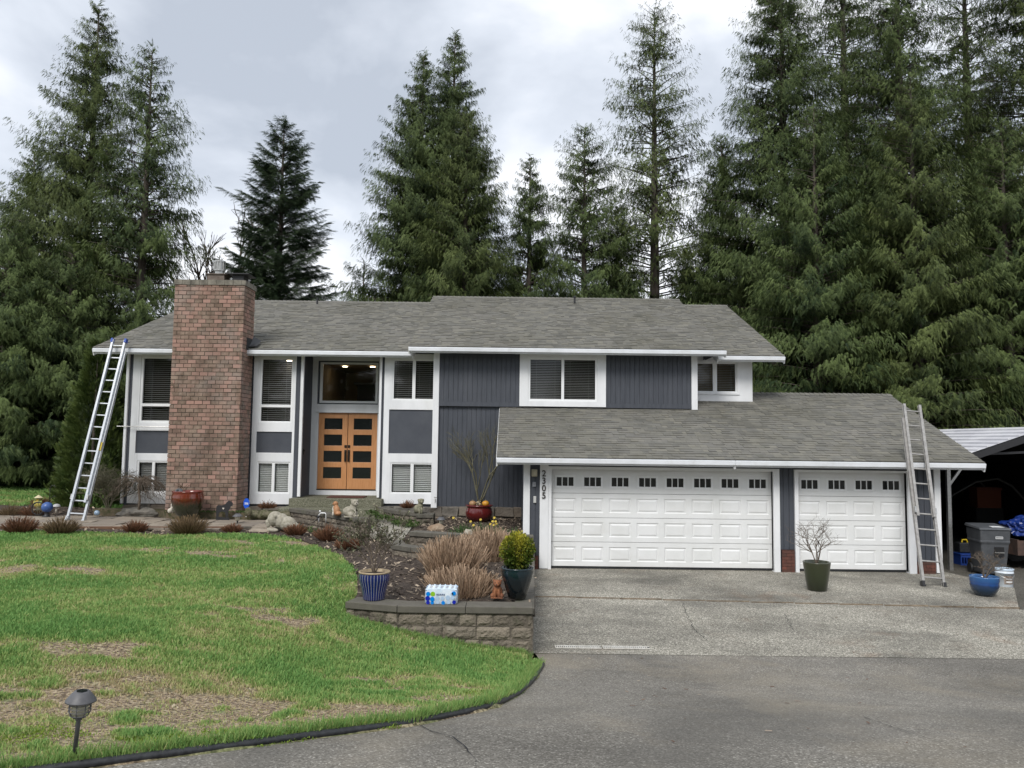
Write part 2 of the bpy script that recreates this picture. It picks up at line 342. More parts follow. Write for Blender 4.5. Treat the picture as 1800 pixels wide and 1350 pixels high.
def grid_sheet(name, xs, ys, zf, m, kind='structure', tint=None):
    V = [(x, y, zf(x, y)) for y in ys for x in xs]; nx = len(xs)
    F = [(j*nx+i, j*nx+i+1, (j+1)*nx+i+1, (j+1)*nx+i) for j in range(len(ys)-1) for i in range(nx-1)]
    t = [tint(v[0], v[1]) for v in V] if tint else None
    o = np_mesh(name, V, F, m, tint=t, smooth=True); o['kind'] = kind; return o
# greenness of the turf: 1 lush, 0 bare thatch. Bare patches are where they lie on the ground
BARE = [(-2.35, 5.6, .75, .35), (-1.35, 6.0, .8, .28), (-.9, 5.9, .5, .22), (-3.1, 6.2, .7, .35), (-1.9, 5.0, .5, .2), (-3.6, 7.2, .5, .25), (-2.6, 4.6, .6, .22), (-.7, 7.6, .5, .35), (-4.0, 5.4, .6, .5), (-1.6, 5.45, .5, .2), (-5.5, 13.6, .9, .3), (-6.8, 11.5, .8, .25), (-9, 12.2, .8, .3), (-4.4, 15.2, 1.0, .3), (-.35, 6.7, .35, .25), (-2.9, 9.2, .5, .3)]
def green(x, y):
    g = .84
    for bx, by, rx, ry in BARE:
        q = ((x-bx)/rx)**2+((y-by)/ry)**2
        if q < 6: g -= .75*math.exp(-q*.5)
    n = noise.fractal(Vector((x*1.1, y*1.1, 3)), .8, 2.1, 4); n2 = noise.noise(Vector((x*4.5, y*4.5, 9)))
    n3 = noise.noise(Vector((x*.45+7, y*.45, 1)))
    n4 = noise.noise(Vector((x*2.1, y*2.6, 12)))
    g += .42*n + .5*n2 + .16*n3 + .55*n4*(.5+1.2*(1-min(1, max(0, g)))) + .28*noise.noise(Vector((x*12, y*12, 4)))
    if y < 7: g -= .16*(7-y)/3
    tn = noise.noise(Vector((x*2.9, y*3.4, 20)))+.5*noise.noise(Vector((x*7, y*8, 21)))
    if tn > .22: g = max(g, min(.9, .30+(tn-.22)*3))
    return min(1, max(0, g))
m, t_, b_ = new_mat('turf_soil'); at_ = t_.nodes.new('ShaderNodeAttribute'); at_.attribute_name = 'tint'
ns = t_.nodes.new('ShaderNodeTexNoise'); ns.inputs['Scale'].default_value = 30; ns.inputs['Detail'].default_value = 8; tcx = t_.nodes.new('ShaderNodeTexCoord'); t_.links.new(tcx.outputs['Object'], ns.inputs[0])
c1 = ramp3(t_, ns.outputs[0], [(.38, (.07, .048, .032)), (.5, (.21, .155, .10)), (.62, (.42, .34, .23))])
c2 = ramp3(t_, ns.outputs[0], [(.35, (.07, .09, .03)), (.65, (.17, .21, .08))])
mi = t_.nodes.new('ShaderNodeMix'); mi.data_type = 'RGBA'; t_.links.new(at_.outputs['Fac'], mi.inputs[0]); t_.links.new(c1, mi.inputs[6]); t_.links.new(c2, mi.inputs[7]); t_.links.new(mi.outputs[2], b_.inputs['Base Color']); b_.inputs['Roughness'].default_value = .95
bp = t_.nodes.new('ShaderNodeBump'); bp.inputs['Distance'].default_value = .02; t_.links.new(ns.outputs[0], bp.inputs['Height']); t_.links.new(bp.outputs[0], b_.inputs['Normal'])
M['turf'] = m
xs = [-70, -50, -40, -30, -24, -20, -17, -14.5] + list(np.arange(-13, 1.01, .14)) + [1.5]
ys = [-40, -20, -8, -2, 1, 2.5] + list(np.arange(3.2, 20.5, .14)) + list(np.arange(21, 32, 1)) + [36, 42, 60]
grid_sheet('lawn', xs, ys, lawn_z, M['turf'], tint=green)
M['forestfloor'] = mat('forest_floor', (.03, .026, .016), .95, (.06, .055, .03), 2, bump=.5)
g = MB(); g.lathe([(0.01, 0), (400, -2)], (0, 0, -.3), 48); tag(g.build('ground', M['forestfloor']), kind='structure')
o = patch('asphalt_driveway', ASPH_POLY, .8, lambda x, y: asph_z(y), M['asphalt']); tag(o, kind='structure')
def apron_z(x, y): return .0 + .03*sstep((y-13)/3)
APRON = [(.30, 10.1), (40, 10.1), (40, 13.1), (8.55, 13.12), (9.7, 15.0), (9.3, 17.0), (.5, 16.9)]
o = patch('concrete_apron', APRON, .7, lambda x, y: apron_z(x, y)+.004, M['concrete']); tag(o, kind='structure')
o = patch('carport_floor', [(8.4, 13.1), (40, 13.1), (40, 34), (8.7, 34), (8.7, 17.1), (9.3, 17.0), (9.7, 15.0)], .9, lambda x, y: apron_z(x, y)-.004, M['carfloor']); tag(o, kind='structure')
# cracks, joint strip
def ribbon(name, pts, w, zf, m, parent=None, jit=.02):
    b = MB(); P = []
    for i in range(len(pts)-1):
        a, c = Vector(pts[i]), Vector(pts[i+1]); n = max(1, int((c-a).length/.08))
        for k in range(n): q = a.lerp(c, k/n); P.append((q.x+random.uniform(-jit, jit), q.y+random.uniform(-jit, jit)))
    P.append(pts[-1]); L = len(P); vs = []
    for i, (x, y) in enumerate(P):
        a = Vector(P[max(0, i-1)]); c = Vector(P[min(L-1, i+1)]); d = (c-a).normalized(); ww = w*random.uniform(.5, 1.4)*min(1, (L-i)/6)
        for sgn in (-1, 1): vx, vy = x-d.y*ww/2*sgn, y+d.x*ww/2*sgn; vs.append((vx, vy, zf(vx, vy)+.007))
    b.add(vs, [(2*i, 2*i+1, 2*i+3, 2*i+2) for i in range(L-1)]); return b.build(name, m, parent)
asp = bpy.data.objects['asphalt_driveway']; apr = bpy.data.objects['concrete_apron']
def world_on(px, zf, n=40):
    z = 0
    for _ in range(n): p = PZ(px[0], px[1], z); z = .5*z+.5*zf(p.x, p.y)
    return (p.x, p.y)
az = lambda x, y: asph_z(y)
ribbon('crack', [world_on(q, az) for q in [(728, 1270), (760, 1287), (798, 1297), (812, 1310), (832, 1330), (838, 1355)]], .008, az, M['dark'], asp, .01)
ribbon('crack', [world_on(q, az) for q in [(1520, 1262), (1600, 1290), (1680, 1312)]], .006, az, M['dark'], asp, .01)
ribbon('crack', [world_on(q, apron_z) for q in [(1200, 1060), (1210, 1088), (1225, 1112), (1248, 1130)]], .010, apron_z, M['dark'], apr, .02)
ribbon('crack', [world_on(q, apron_z) for q in [(1380, 1080), (1392, 1105), (1410, 1122)]], .007, apron_z, M['dark'], apr, .02)
b = MB()
for i in range(11):
    xa = .42+i*.745; b.box(xa, xa+.735, 13.66-.048*(i), 13.695-.048*i, .0, .022+random.uniform(0, .006), jit=.004)
b.build('joint_strip', M['strip'], apr)
# ---------------------------------------------------------------- house
HL = Vector((-1, 20, .9)); WORLD = {}
house = empty('house', HL, 0, 'slate grey two storey house with white trim, brick chimney and attached double garage', 'house')
def hl(o, parent=None):
    """parts of the house are written in world metres"""
    if o.parent is house: o.matrix_parent_inverse = Matrix.Translation(-HL)
    return o
def minus(z0, z1, cuts):
    segs = [(z0, z1)]
    for a, b in cuts:
        ns_ = []
        for s, e in segs:
            if b <= s or a >= e: ns_.append((s, e)); continue
            if a > s: ns_.append((s, a))
            if b < e: ns_.append((b, e))
        segs = ns_
    return [s for s in segs if s[1]-s[0] > .004]
def slab_holes(b, x0, x1, z0, z1, y0, y1, holes, t=0.):
    xs = sorted({x0, x1, *[max(x0, min(x1, h[0])) for h in holes], *[max(x0, min(x1, h[1])) for h in holes]})
    for a, c in zip(xs[:-1], xs[1:]):
        mid = (a+c)/2
        for s, e in minus(z0, z1, [(h[2], h[3]) for h in holes if h[0] < mid < h[1]]): b.box(a, c, y0, y1, s, e, t)
def siding(b, x0, x1, z0, z1, Y, holes=(), pitch=.12, thick=.12):
    slab_holes(b, x0, x1, z0, z1, Y+.014, Y+thick, holes)
    n = max(1, round((x1-x0)/pitch)); p = (x1-x0)/n
    for i in range(n):
        a, c = x0+i*p+.007, x0+(i+1)*p-.007
        cuts = [(h[2], h[3]) for h in holes if h[0] < c and h[1] > a]
        for s, e in minus(z0, z1, cuts): b.box(a, c, Y+random.uniform(-.001, .001), Y+.02, s+.002, e-.002)
def H(b, name, m, parent=None, **k):
    o = b.build(name, m, parent or house, **k); return hl(o)
# walls -------------------------------------------------
WM = [(.41, 2.14, 3.74, 4.83)]
b = MB()
# left wing shell (rear, side), body behind columns
b.box(-9.74, -5.37, 19.60, 19.70, 1.0, 3.0)      # replaced zones are covered by the white columns
WL_holes = [(-9.45, -8.40, 3.08, 4.77), (-9.45, -8.40, 1.30, 2.14), (-6.41, -5.57, 3.12, 4.77), (-6.42, -5.58, 1.34, 2.13), (-3.05, -1.97, 3.72, 4.79), (-3.05, -1.97, 1.36, 2.16)]
b = MB()
slab_holes(b, -9.74, -5.37, 1.02, 4.93, 19.56, 19.68, WL_holes)
b.box(-9.74, -9.66, 19.5, 19.56, 1.02, 4.93); b.box(-5.52, -5.37, 19.52, 19.56, 1.1, 4.93); b.box(-6.62, -6.58, 19.5, 19.56, 1.02, 4.93)
b.box(-9.76, -9.66, 19.66, 29, 1.0, 4.93)
H(b, 'wall', M['siding'])
b = MB(); slab_holes(b, -3.32, -1.90, 1.02, 4.93, 19.56, 19.68, WL_holes); b.box(-3.30, -3.25, 19.52, 19.565, 1.1, 4.93)
H(b, 'wall', M['siding'])
b = MB(); b.box(-9.66, 6.1, 28.9, 29, .3, 4.93)
H(b, 'wall', M['siding'])
for s, x in ((1, -5.37), (-1, -3.33)):              # entry recess side walls with vertical boards
    b = MB(); b.box(x-.06, x+.0, 19.66, 20.75, 1.2, 4.93) if s > 0 else b.box(x, x+.06, 19.66, 20.75, 1.2, 4.93)
    for k in range(8): y = 19.6+k*.12; b.box(x-.01, x+.014, y+.006, y+.114, 1.24, 4.9) if s > 0 else b.box(x-.014, x+.01, y+.006, y+.114, 1.24, 4.9)
    H(b, 'wall', M['siding'])
b = MB()
siding(b, -1.83, 4.52, 3.70, 5.0, 19.26, WM, thick=.2)
b.box(-1.83, 4.52, 19.245, 19.4, 3.585, 3.70)     # band board under the upper wall
H(b, 'wall', M['siding'])
b = MB(); siding(b, -1.83, .42, 1.08, 3.585, 19.32, thick=.2); b.box(-1.9, 4.6, 19.54, 19.6, 1.0, 3.6)
H(b, 'wall', M['siding'])
b = MB(); b.box(4.66, 6.28, 20.0, 20.08, 3.6, 4.05); slab_holes(b, 4.66, 6.28, 4.05, 5.06, 20.0, 20.08, [(4.70, 5.86, 4.05, 4.85)])
b.box(6.2, 6.28, 20.08, 28.9, 3.6, 5.0)
H(b, 'wall', M['white'])
b = MB(); b.box(4.5, 4.6, 19.5, 20.05, 3.5, 4.99); H(b, 'wall', M['siding'])
# garage walls
GH = [(.87, 5.59, .0, 2.14), (6.12, 8.45, .0, 2.14)]
b = MB(); siding(b, .41, 9.05, .06, 2.44, 16.5, GH, thick=.12); b.box(.27, .37, 16.66, 19.4, .0, 2.5); b.box(9.05, 9.13, 16.66, 25, .03, 2.5); b.box(.3, 9.05, 24.9, 25, 0, 2.5)
H(b, 'wall', M['siding'])
for x0, x1, z1 in ((.42, .60, .31), (5.75, 6.02, .50), (8.60, 9.0, .28)):     # brick skirts beside the garage doors
    b = MB(); r = 0; z = .02
    while z < z1:
        x = x0-(.1 if r % 2 else 0)
        while x < x1:
            b.box(max(x, x0), min(x+.195, x1), 16.455+random.uniform(-.002, .002), 16.5, z, min(z+.058, z1), random.random()); x += .205
        z += .068; r += 1
    b.box(x0, x1, 16.462, 16.51, .02, z1, .9)
    H(b, 'brick_skirt', M['brick_red'])
# foundations
for (x0, x1, z0, z1, Y, n) in ((-9.75, -8.2, .75, 1.03, 19.5, 2), (-1.95, .35, .60, 1.08, 19.28, 2), (-6.6, -5.4, .8, 1.02, 19.5, 1), (-3.3, -1.9, .7, 1.05, 19.5, 1)):
    b = MB(); b.box(x0, x1, Y+.03, Y+.12, z0-.2, z1, .1); h = (z1-z0)/n
    for k in range(n):
        x = x0-random.uniform(0, .1)
        while x < x1-.1:
            wd = random.uniform(.22, .5)
            b.box(x+.012, x+wd-.008, Y-.03+random.uniform(-.02, .02), Y+.06, z0+h*k+.008, z0+h*(k+1)-.01, random.random()**2, jit=.034); x += wd
    H(b, 'foundation', M['stone'], bevel=.03)
# white trim: column surrounds --------------------------------
def rect_frame(b, x0, x1, z0, z1, y0, y1, holes): slab_holes(b, x0, x1, z0, z1, y0, y1, holes)
b = MB(); rect_frame(b, -9.66, -8.3, 1.05, 4.90, 19.50, 19.56, [(-9.46, -8.42, 3.09, 4.76), (-9.51, -8.2, 2.31, 2.88), (-9.45, -8.42, 1.32, 2.12)]); H(b, 'column_trim', M['white'], bevel=.004)
b = MB(); rect_frame(b, -6.60, -5.50, 1.07, 4.91, 19.50, 19.56, [(-6.41, -5.58, 3.13, 4.76), (-6.46, -5.56, 2.36, 2.89), (-6.42, -5.58, 1.34, 2.13)]); H(b, 'column_trim', M['white'], bevel=.004)
b = MB(); rect_frame(b, -3.25, -1.98, 1.12, 4.92, 19.50, 19.56, [(-3.05, -1.985, 3.73, 4.78), (-3.11, -1.985, 2.38, 3.49), (-3.05, -1.985, 1.37, 2.15)]); H(b, 'column_trim', M['white'], bevel=.004)
for x0, x1, z0, z1 in ((-9.51, -8.3, 2.31, 2.88), (-6.46, -5.56, 2.36, 2.89), (-3.11, -1.985, 2.38, 3.49)):
    b = MB(); b.box(x0, x1, 19.53, 19.57, z0, z1); H(b, 'infill_panel', M['panel'])
b = MB(); b.box(-1.98, -1.83, 19.24, 19.50, 1.05, 4.99); H(b, 'corner_post', M['white'], bevel=.006)
b = MB(); b.box(4.51, 4.66, 19.22, 19.50, 3.56, 4.97); H(b, 'corner_post', M['white'], bevel=.006)
b = MB(); b.box(-9.80, -9.735, 19.44, 19.62, 1.05, 4.90); H(b, 'corner_post', M['white'], bevel=.005)
b = MB(); b.box(-5.375, -5.30, 19.47, 19.55, 1.27, 4.90); H(b, 'corner_post', M['white'], bevel=.005)
b = MB(); b.box(-3.37, -3.31, 19.47, 19.55, 1.27, 4.90); H(b, 'corner_post', M['white'], bevel=.005)
b = MB(); b.box(.27, .41, 16.46, 16.64, .70, 2.33); b.box(.285, .40, 16.47, 16.6, 0, .7); H(b, 'corner_post', M['white'], bevel=.006)
b = MB(); b.box(9.02, 9.15, 16.46, 16.64, .05, 2.33); H(b, 'corner_post', M['white'], bevel=.006)
b = MB()                                          # garage door casings
b.box(.62, .80, 16.45, 16.52, .05, 2.40); b.box(.80, .87, 16.47, 16.62, .03, 2.14); b.box(5.59, 5.72, 16.45, 16.62, .03, 2.14); b.box(.80, 5.72, 16.45, 16.62, 2.14, 2.20)
H(b, 'door_casing', M['white'], bevel=.004)
b = MB(); b.box(6.04, 6.12, 16.45, 16.62, .03, 2.14); b.box(8.45, 8.60, 16.45, 16.62, .03, 2.14); b.box(6.04, 8.60, 16.45, 16.62, 2.14, 2.19)
H(b, 'door_casing', M['white'], bevel=.004)
# windows ------------------------------------------------------
def window(x0, x1, z0, z1, Y, panes, slats=.05, bm='blind', interior='room', depth=.7, fy=.03, top=None, angle=.3, lamp=None):
    """vinyl window: frame mesh > glass, blind, interior"""
    b = MB(); slab_holes(b, x0, x1, z0, z1, Y, Y+.06, panes)
    f = H(b, 'window', M['vinyl'], bevel=.003)
    g_ = MB()
    for a, c, s, e in panes: g_.box(a, c, Y+.03, Y+.036, s, e)
    g_.build('glass', M['glass'], f)
    if slats:
        s_ = MB()
        for a, c, lo, hi in panes:
            z = hi-.03
            while z > lo+.01:
                dz = .018*math.sin(angle); dy = .02*math.cos(angle)
                s_.obox(((a+c)/2, Y+.11, z+random.uniform(-.0015, .0015)), ((c-a)/2-.006, 0, random.uniform(-.001, .001)), (0, dy, dz), (0, -.0012, .0034)); z -= slats
            for q in (.2, .8): xx = a+(c-a)*q; s_.box(xx-.002, xx+.002, Y+.088, Y+.091, lo, hi)
        s_.build('blind', M[bm], f)
    r = MB(); X0, X1, Z0, Z1 = x0+.0, x1-.0, z0+.0, z1-.0; y0, y1 = Y+.14 if slats else Y+.065, Y+depth
    r.add([(X0, y0, Z0), (X1, y0, Z0), (X1, y0, Z1), (X0, y0, Z1), (X0, y1, Z0), (X1, y1, Z0), (X1, y1, Z1), (X0, y1, Z1)], [(0, 4, 5, 1), (3, 2, 6, 7), (0, 3, 7, 4), (1, 5, 6, 2), (4, 7, 6, 5)])
    r.build('interior', M[interior], f)
    if lamp:
        for lx, ly in lamp:
            l_ = MB(); l_.lathe([(.001, 0), (.06, 0), (.075, -.012)], (lx, ly, Z1-.012), 16); l_.build('ceiling_light', M['lamp'], f)
    return f
M['lamp'] = emit_mat('lamp_lens', (1, .86, .62), 6)
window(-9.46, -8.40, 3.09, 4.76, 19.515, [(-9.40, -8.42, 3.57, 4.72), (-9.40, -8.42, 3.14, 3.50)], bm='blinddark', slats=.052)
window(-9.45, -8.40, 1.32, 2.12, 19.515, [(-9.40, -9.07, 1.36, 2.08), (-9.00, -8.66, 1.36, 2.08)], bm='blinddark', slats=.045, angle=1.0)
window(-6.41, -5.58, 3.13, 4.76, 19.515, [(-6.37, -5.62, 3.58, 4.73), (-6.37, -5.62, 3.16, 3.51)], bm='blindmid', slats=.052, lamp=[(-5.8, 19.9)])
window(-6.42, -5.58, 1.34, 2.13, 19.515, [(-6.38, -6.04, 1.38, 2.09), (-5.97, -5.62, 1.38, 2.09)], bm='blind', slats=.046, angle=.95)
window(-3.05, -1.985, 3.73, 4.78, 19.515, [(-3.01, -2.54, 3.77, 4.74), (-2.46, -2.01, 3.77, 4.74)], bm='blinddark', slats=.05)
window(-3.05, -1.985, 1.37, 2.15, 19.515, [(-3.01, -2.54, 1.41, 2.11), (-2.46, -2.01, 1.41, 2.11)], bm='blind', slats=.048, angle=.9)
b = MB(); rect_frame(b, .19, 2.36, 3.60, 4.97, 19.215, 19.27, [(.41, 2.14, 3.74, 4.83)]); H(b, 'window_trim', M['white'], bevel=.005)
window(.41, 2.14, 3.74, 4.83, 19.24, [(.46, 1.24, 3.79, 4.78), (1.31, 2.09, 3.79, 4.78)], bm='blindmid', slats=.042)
window(4.72, 5.90, 4.04, 4.86, 20.01, [(4.77, 5.25, 4.09, 4.81), (5.36, 5.84, 4.09, 4.81)], bm='blinddark', slats=.045, interior='roomtan', depth=.6)
b = MB(); rect_frame(b, 4.68, 5.94, 4.00, 4.90, 19.975, 20.005, [(4.74, 5.88, 4.06, 4.84)]); H(b, 'window_trim', M['white'], bevel=.003)
# entry --------------------------------------------------------
b = MB(); rect_frame(b, -5.37, -3.33, 1.24, 4.93, 20.58, 20.68, [(-5.23, -3.59, 3.66, 4.83), (-5.17, -3.59, 1.38, 3.44)])
b.box(-5.24, -3.55, 20.55, 20.585, 3.43, 3.47); H(b, 'entry_surround', M['white'], bevel=.004)
b = MB(); rect_frame(b, -5.23, -3.59, 3.66, 4.83, 20.66, 20.72, [(-5.15, -3.62, 3.70, 4.78)]); H(b, 'window_reveal', M['panel'])
window(-5.17, -3.61, 3.69, 4.79, 20.62, [(-5.10, -3.67, 3.75, 4.74)], slats=0, interior='roomtan', depth=3.2, lamp=[(-4.72, 21.6), (-3.94, 21.6)])
b = MB(); b.box(-4.4, -3.66, 21.8, 22.2, 3.7, 4.28); b.box(-4.5, -3.62, 21.75, 22.25, 4.28, 4.34); H(b, 'cabinet', M['dark'])
for side, (x0, x1) in enumerate(((-5.165, -4.392), (-4.378, -3.60))):
    b = MB(); pn = [(x0+.15, x1-.14, zz, zz+.295) for zz in (1.68, 2.115, 2.55, 2.985)]
    slab_holes(b, x0, x1, 1.40, 3.425, 20.62, 20.665, pn)
    d = H(b, 'front_door', M['fir'], bevel=.003)
    g_ = MB()
    for a, c, s, e_ in pn: g_.box(a, c, 20.635, 20.65, s, e_)
    g_.build('door_glass', M['dglass'], d)
    hx = -4.43 if side == 0 else -4.34
    h_ = MB(); h_.box(hx-.03, hx+.03, 20.60, 20.62, 2.50, 2.57); h_.box(hx-.028, hx+.028, 20.60, 20.62, 2.13, 2.44)
    h_.tube([(hx, 20.60, 2.40), (hx, 20.55, 2.38), (hx, 20.54, 2.27), (hx, 20.55, 2.16), (hx, 20.60, 2.14)], .009, 8); h_.ball((hx, 20.585, 2.535), .02)
    h_.build('door_handle', M['bronze'], d)
b = MB(); b.box(-5.17, -3.59, 20.57, 20.66, 1.372, 1.396); H(b, 'threshold', M['bronze'])
b = MB(); b.box(-5.352, -5.33, 19.80, 19.88, 2.32, 2.46); b.ball((-5.325, 19.84, 2.42), .02); H(b, 'doorbell', M['blacksteel'])
# porch steps
b = MB(); b.box(-5.50, -3.20, 19.20, 20.60, 1.03, 1.243); H(b, 'porch_step', M['porch'], bevel=.012)
b = MB(); b.box(-5.62, -3.05, 18.75, 19.6, .70, 1.035); H(b, 'porch_step', M['porch'], bevel=.012)
# roofs ----------------------------------------------------------
def roof(x0, x1, y0, z0, y1, z1, x1b=None, x0b=None, back=5.0, expo=.148, seed=1, cut=None, gut=True):
    R_ = random.Random(seed); x1b = x1 if x1b is None else x1b; x0b = x0 if x0b is None else x0b
    S = math.hypot(y1-y0, z1-z0); dy, dz = (y1-y0)/S, (z1-z0)/S; ny, nz = -dz, dy
    def P(x, s, h): return (x, y0+dy*s+ny*h, z0+dz*s+nz*h)
    b = MB(); th = .11; yb = y1+back; zb = z1-dz/dy*back
    A = [P(x0, 0, -.02), P(x1, 0, -.02), (x1b, y1, z1-.02), (x0b, y1, z1-.02), P(x0, .0, -th), P(x1, .0, -th), (x1b, y1, z1-th-.02), (x0b, y1, z1-th-.02)]
    b.add(A, [(0, 1, 2, 3), (4, 7, 6, 5), (0, 4, 5, 1), (1, 5, 6, 2), (0, 3, 7, 4)])
    if back: b.add([(x0b, y1, z1-.02), (x1b, y1, z1-.02), (x1b, yb, zb), (x0b, yb, zb), (x0b, y1, z1-th-.02), (x1b, y1, z1-th-.02), (x1b, yb, zb-th), (x0b, yb, zb-th)], [(0, 1, 2, 3), (4, 7, 6, 5), (2, 6, 7, 3), (1, 5, 6, 2), (0, 3, 7, 4)])
    rf = H(b, 'roof', M['soffit'])
    s_ = MB(); n = int(S/expo)+1
    for k in range(n):
        s0 = k*expo-.03; s1 = min(s0+expo+.03, S); f0 = max(0, s0)/S; xa = x0+(x0b-x0)*f0-.02; xb = x1+(x1b-x1)*f0+.02
        x = xa-R_.uniform(0, .2); wob = R_.uniform(-.004, .004)
        while x < xb:
            wd = R_.choice((.10, .13, .16, .2, .26))*R_.uniform(.85, 1.15); a, c = max(x, xa), min(x+wd-.003, xb); x += wd
            if c-a < .01: continue
            thk = R_.choice((.010, .012, .019, .022)); t = R_.random()**1.3*.8
            if R_.random() < .12: t = 1.0
            so_ = s0+wob+R_.uniform(-.003, .003)
            s_.add([P(a, so_, thk), P(c, so_, thk), P(c, s1, .004), P(a, s1, .004), P(a, so_, -.004), P(c, so_, -.004)], [(0, 1, 2, 3), (4, 5, 1, 0), (0, 3, 4), (1, 5, 2)], t)
    s_.build('shingles', M['shingle'], rf)
    r_ = MB(); x = x0b
    if back:
        while x < x1b: r_.add([(x, y1-.13, z1-.13*dz/dy+.02), (x+.14, y1-.13, z1-.13*dz/dy+.012), (x+.14, y1, z1+.028), (x, y1, z1+.045), (x+.14, y1+.13, z1-.13*dz/dy+.012), (x, y1+.13, z1-.13*dz/dy+.02)], [(0, 1, 2, 3), (3, 2, 4, 5), (0, 3, 5)], R_.random()*.6); x += .13
        q = MB(); q.add([(x0b, y1, z1), (x1b, y1, z1), (x1b, yb, zb+.02), (x0b, yb, zb+.02)], [(0, 1, 2, 3)], .2); q.build('rear_shingles', M['shingle'], rf)
        r_.build('ridge_cap', M['shingle'], rf)
    f_ = MB(); f_.box(x0-.02, x1+.02, y0-.055, y0-.005, z0-.125, z0-.022)
    f_.box(x0, x1, y0-.004, y0+.04, z0-.16, z0-.02)
    f_.build('gutter', M['gutter'], rf, bevel=.012)
    d_ = MB(); d_.box(x0-.01, x1+.01, y0-.035, y0+.02, z0-.024, z0-.012); d_.build('drip_edge', M['flash'], rf)
    for X, Xb, s in ((x0, x0b, -1), (x1, x1b, 1)):
        k_ = MB(); e0 = -.06
        k_.add([(X, *P(0, e0, -.02)[1:]), (X+.03*s, *P(0, e0, -.02)[1:]), (Xb+.03*s, y1, z1-.02), (Xb, y1, z1-.02), (X, *P(0, e0, -.19)[1:]), (X+.03*s, *P(0, e0, -.19)[1:]), (Xb+.03*s, y1, z1-.19), (Xb, y1, z1-.19)], [(0, 1, 2, 3), (4, 7, 6, 5), (0, 4, 5, 1), (1, 5, 6, 2), (0, 3, 7, 4)])
        if back: k_.add([(Xb, y1, z1-.02), (Xb+.03*s, y1, z1-.02), (Xb+.03*s, yb, zb-.02), (Xb, yb, zb-.02), (Xb, y1, z1-.19), (Xb+.03*s, y1, z1-.19), (Xb+.03*s, yb, zb-.19), (Xb, yb, zb-.19)], [(0, 1, 2, 3), (4, 7, 6, 5), (1, 5, 6, 2), (0, 3, 7, 4)])
        k_.build('rake_board', M['white'], rf, merge=True)
    return rf
roof(-10.46, -2.50, 19.1, 4.94, 24.0, 7.04, x0b=-9.85, seed=1)
roof(-2.53, 5.24, 18.8, 5.03, 24.1, 7.26, seed=2)
roof(5.26, 6.93, 19.5, 4.98, 24.7, 7.19, seed=3)
roof(-.28, 4.62, 16.0, 2.40, 19.32, 3.575, back=0, seed=4)
roof(4.66, 9.80, 16.0, 2.40, 20.75, 4.09, x1b=10.22, seed=5, back=4.6)
# gable ends
for x, ya, za, yb_, zb_, yc, zc in ((-9.7, 19.3, 4.9, 24, 6.9, 28.8, 4.9), (6.2, 19.8, 4.95, 24.6, 7.05, 28.8, 5.0), (9.08, 16.4, 2.42, 20.7, 3.95, 25, 2.45), (-2.0, 19.3, 4.9, 24, 7.1, 28.8, 4.9), (5.0, 19.3, 4.9, 24, 7.1, 28.8, 4.9)):
    b = MB(); b.add([(x, ya, za), (x, yb_, zb_), (x, yc, zc), (x+.05, ya, za), (x+.05, yb_, zb_), (x+.05, yc, zc)], [(0, 1, 2), (3, 5, 4), (0, 3, 4, 1)]); H(b, 'gable_wall', M['siding'])
b = MB(); b.lathe([(.03, 0), (.03, .16), (.05, .16), (.05, .2)], (1.9, 23.4, 7.0), 12); H(b, 'roof_vent', M['blacksteel'])
b = MB(); b.lathe([(.03, 0), (.03, .2)], (-6.0, 23.3, 6.85), 12); H(b, 'roof_vent', M['blacksteel'])
# chimney ---------------------------------------------------------
CX0, CX1, CY0, CY1 = -8.33, -6.62, 18.70, 19.46
b = MB(); b.box(CX0+.012, CX1-.012, CY0+.012, CY1, .7, 6.50); ch = H(b, 'chimney', M['mortar'])
b = MB(); z = .93; r = 0; BL, BH, G = .186, .086, .014
while z < 6.46:
    off = (BL+G)/2 if r % 2 else 0; x = CX0-off
    while x < CX1-.01:
        a, c = max(x, CX0), min(x+BL, CX1)
        if c-a > .03:
            j = random.uniform(-.004, .005); b.box(a, c, CY0+j, CY0+.06, z, z+BH, random.random()**1.8, jit=.003)
        x += BL+G
    y = CY0+(.0 if r % 2 else .1)
    if r % 2 == 0: b.box(CX1-.06, CX1+.002, CY0+.002, CY0+.092, z, z+BH, random.random(), jit=.002); b.box(CX0-.002, CX0+.06, CY0+.002, CY0+.092, z, z+BH, random.random(), jit=.002)
    yy = CY0+(.103 if r % 2 == 0 else .003)
    while yy < CY1:
        for X in (CX1-.06, CX0-.003): b.box(X, X+.063, yy, min(yy+BL, CY1+.02), z, z+BH, random.random()**1.5, jit=.003)
        yy += BL+G
    z += BH+G; r += 1
b.build('bricks', M['brick'], ch)
b = MB(); x = CX0-.02
while x < CX1: b.box(x, min(x+.2, CX1+.03), CY0-.02, CY1+.03, 6.475, 6.60, random.random()*.4, jit=.004); x += .208
b.build('chimney_cap', M['capstone'], ch)
b = MB(); b.box(-7.62, -7.20, 18.88, 19.28, 6.60, 6.78); b.box(-7.66, -7.14, 18.85, 19.3, 6.78, 6.80); b.build('flue_base', mat('flue_brown', (.10, .075, .06), .8, (.16, .13, .11), 8), ch)
b = MB(); b.lathe([(.11, 6.80), (.11, 6.90), (.14, 6.90), (.14, 6.93), (.12, 6.93), (.12, 7.12), (.14, 7.12), (.14, 7.16), (.02, 7.17)], (-7.40, 19.08, 0), 24)
for k in range(12): a = k*math.pi/6; b.box(-7.40+.135*math.cos(a)-.008, -7.40+.135*math.cos(a)+.008, 19.08+.135*math.sin(a)-.008, 19.08+.135*math.sin(a)+.008, 6.92, 7.13)
b.build('flue_pipe', M['galv'], ch)
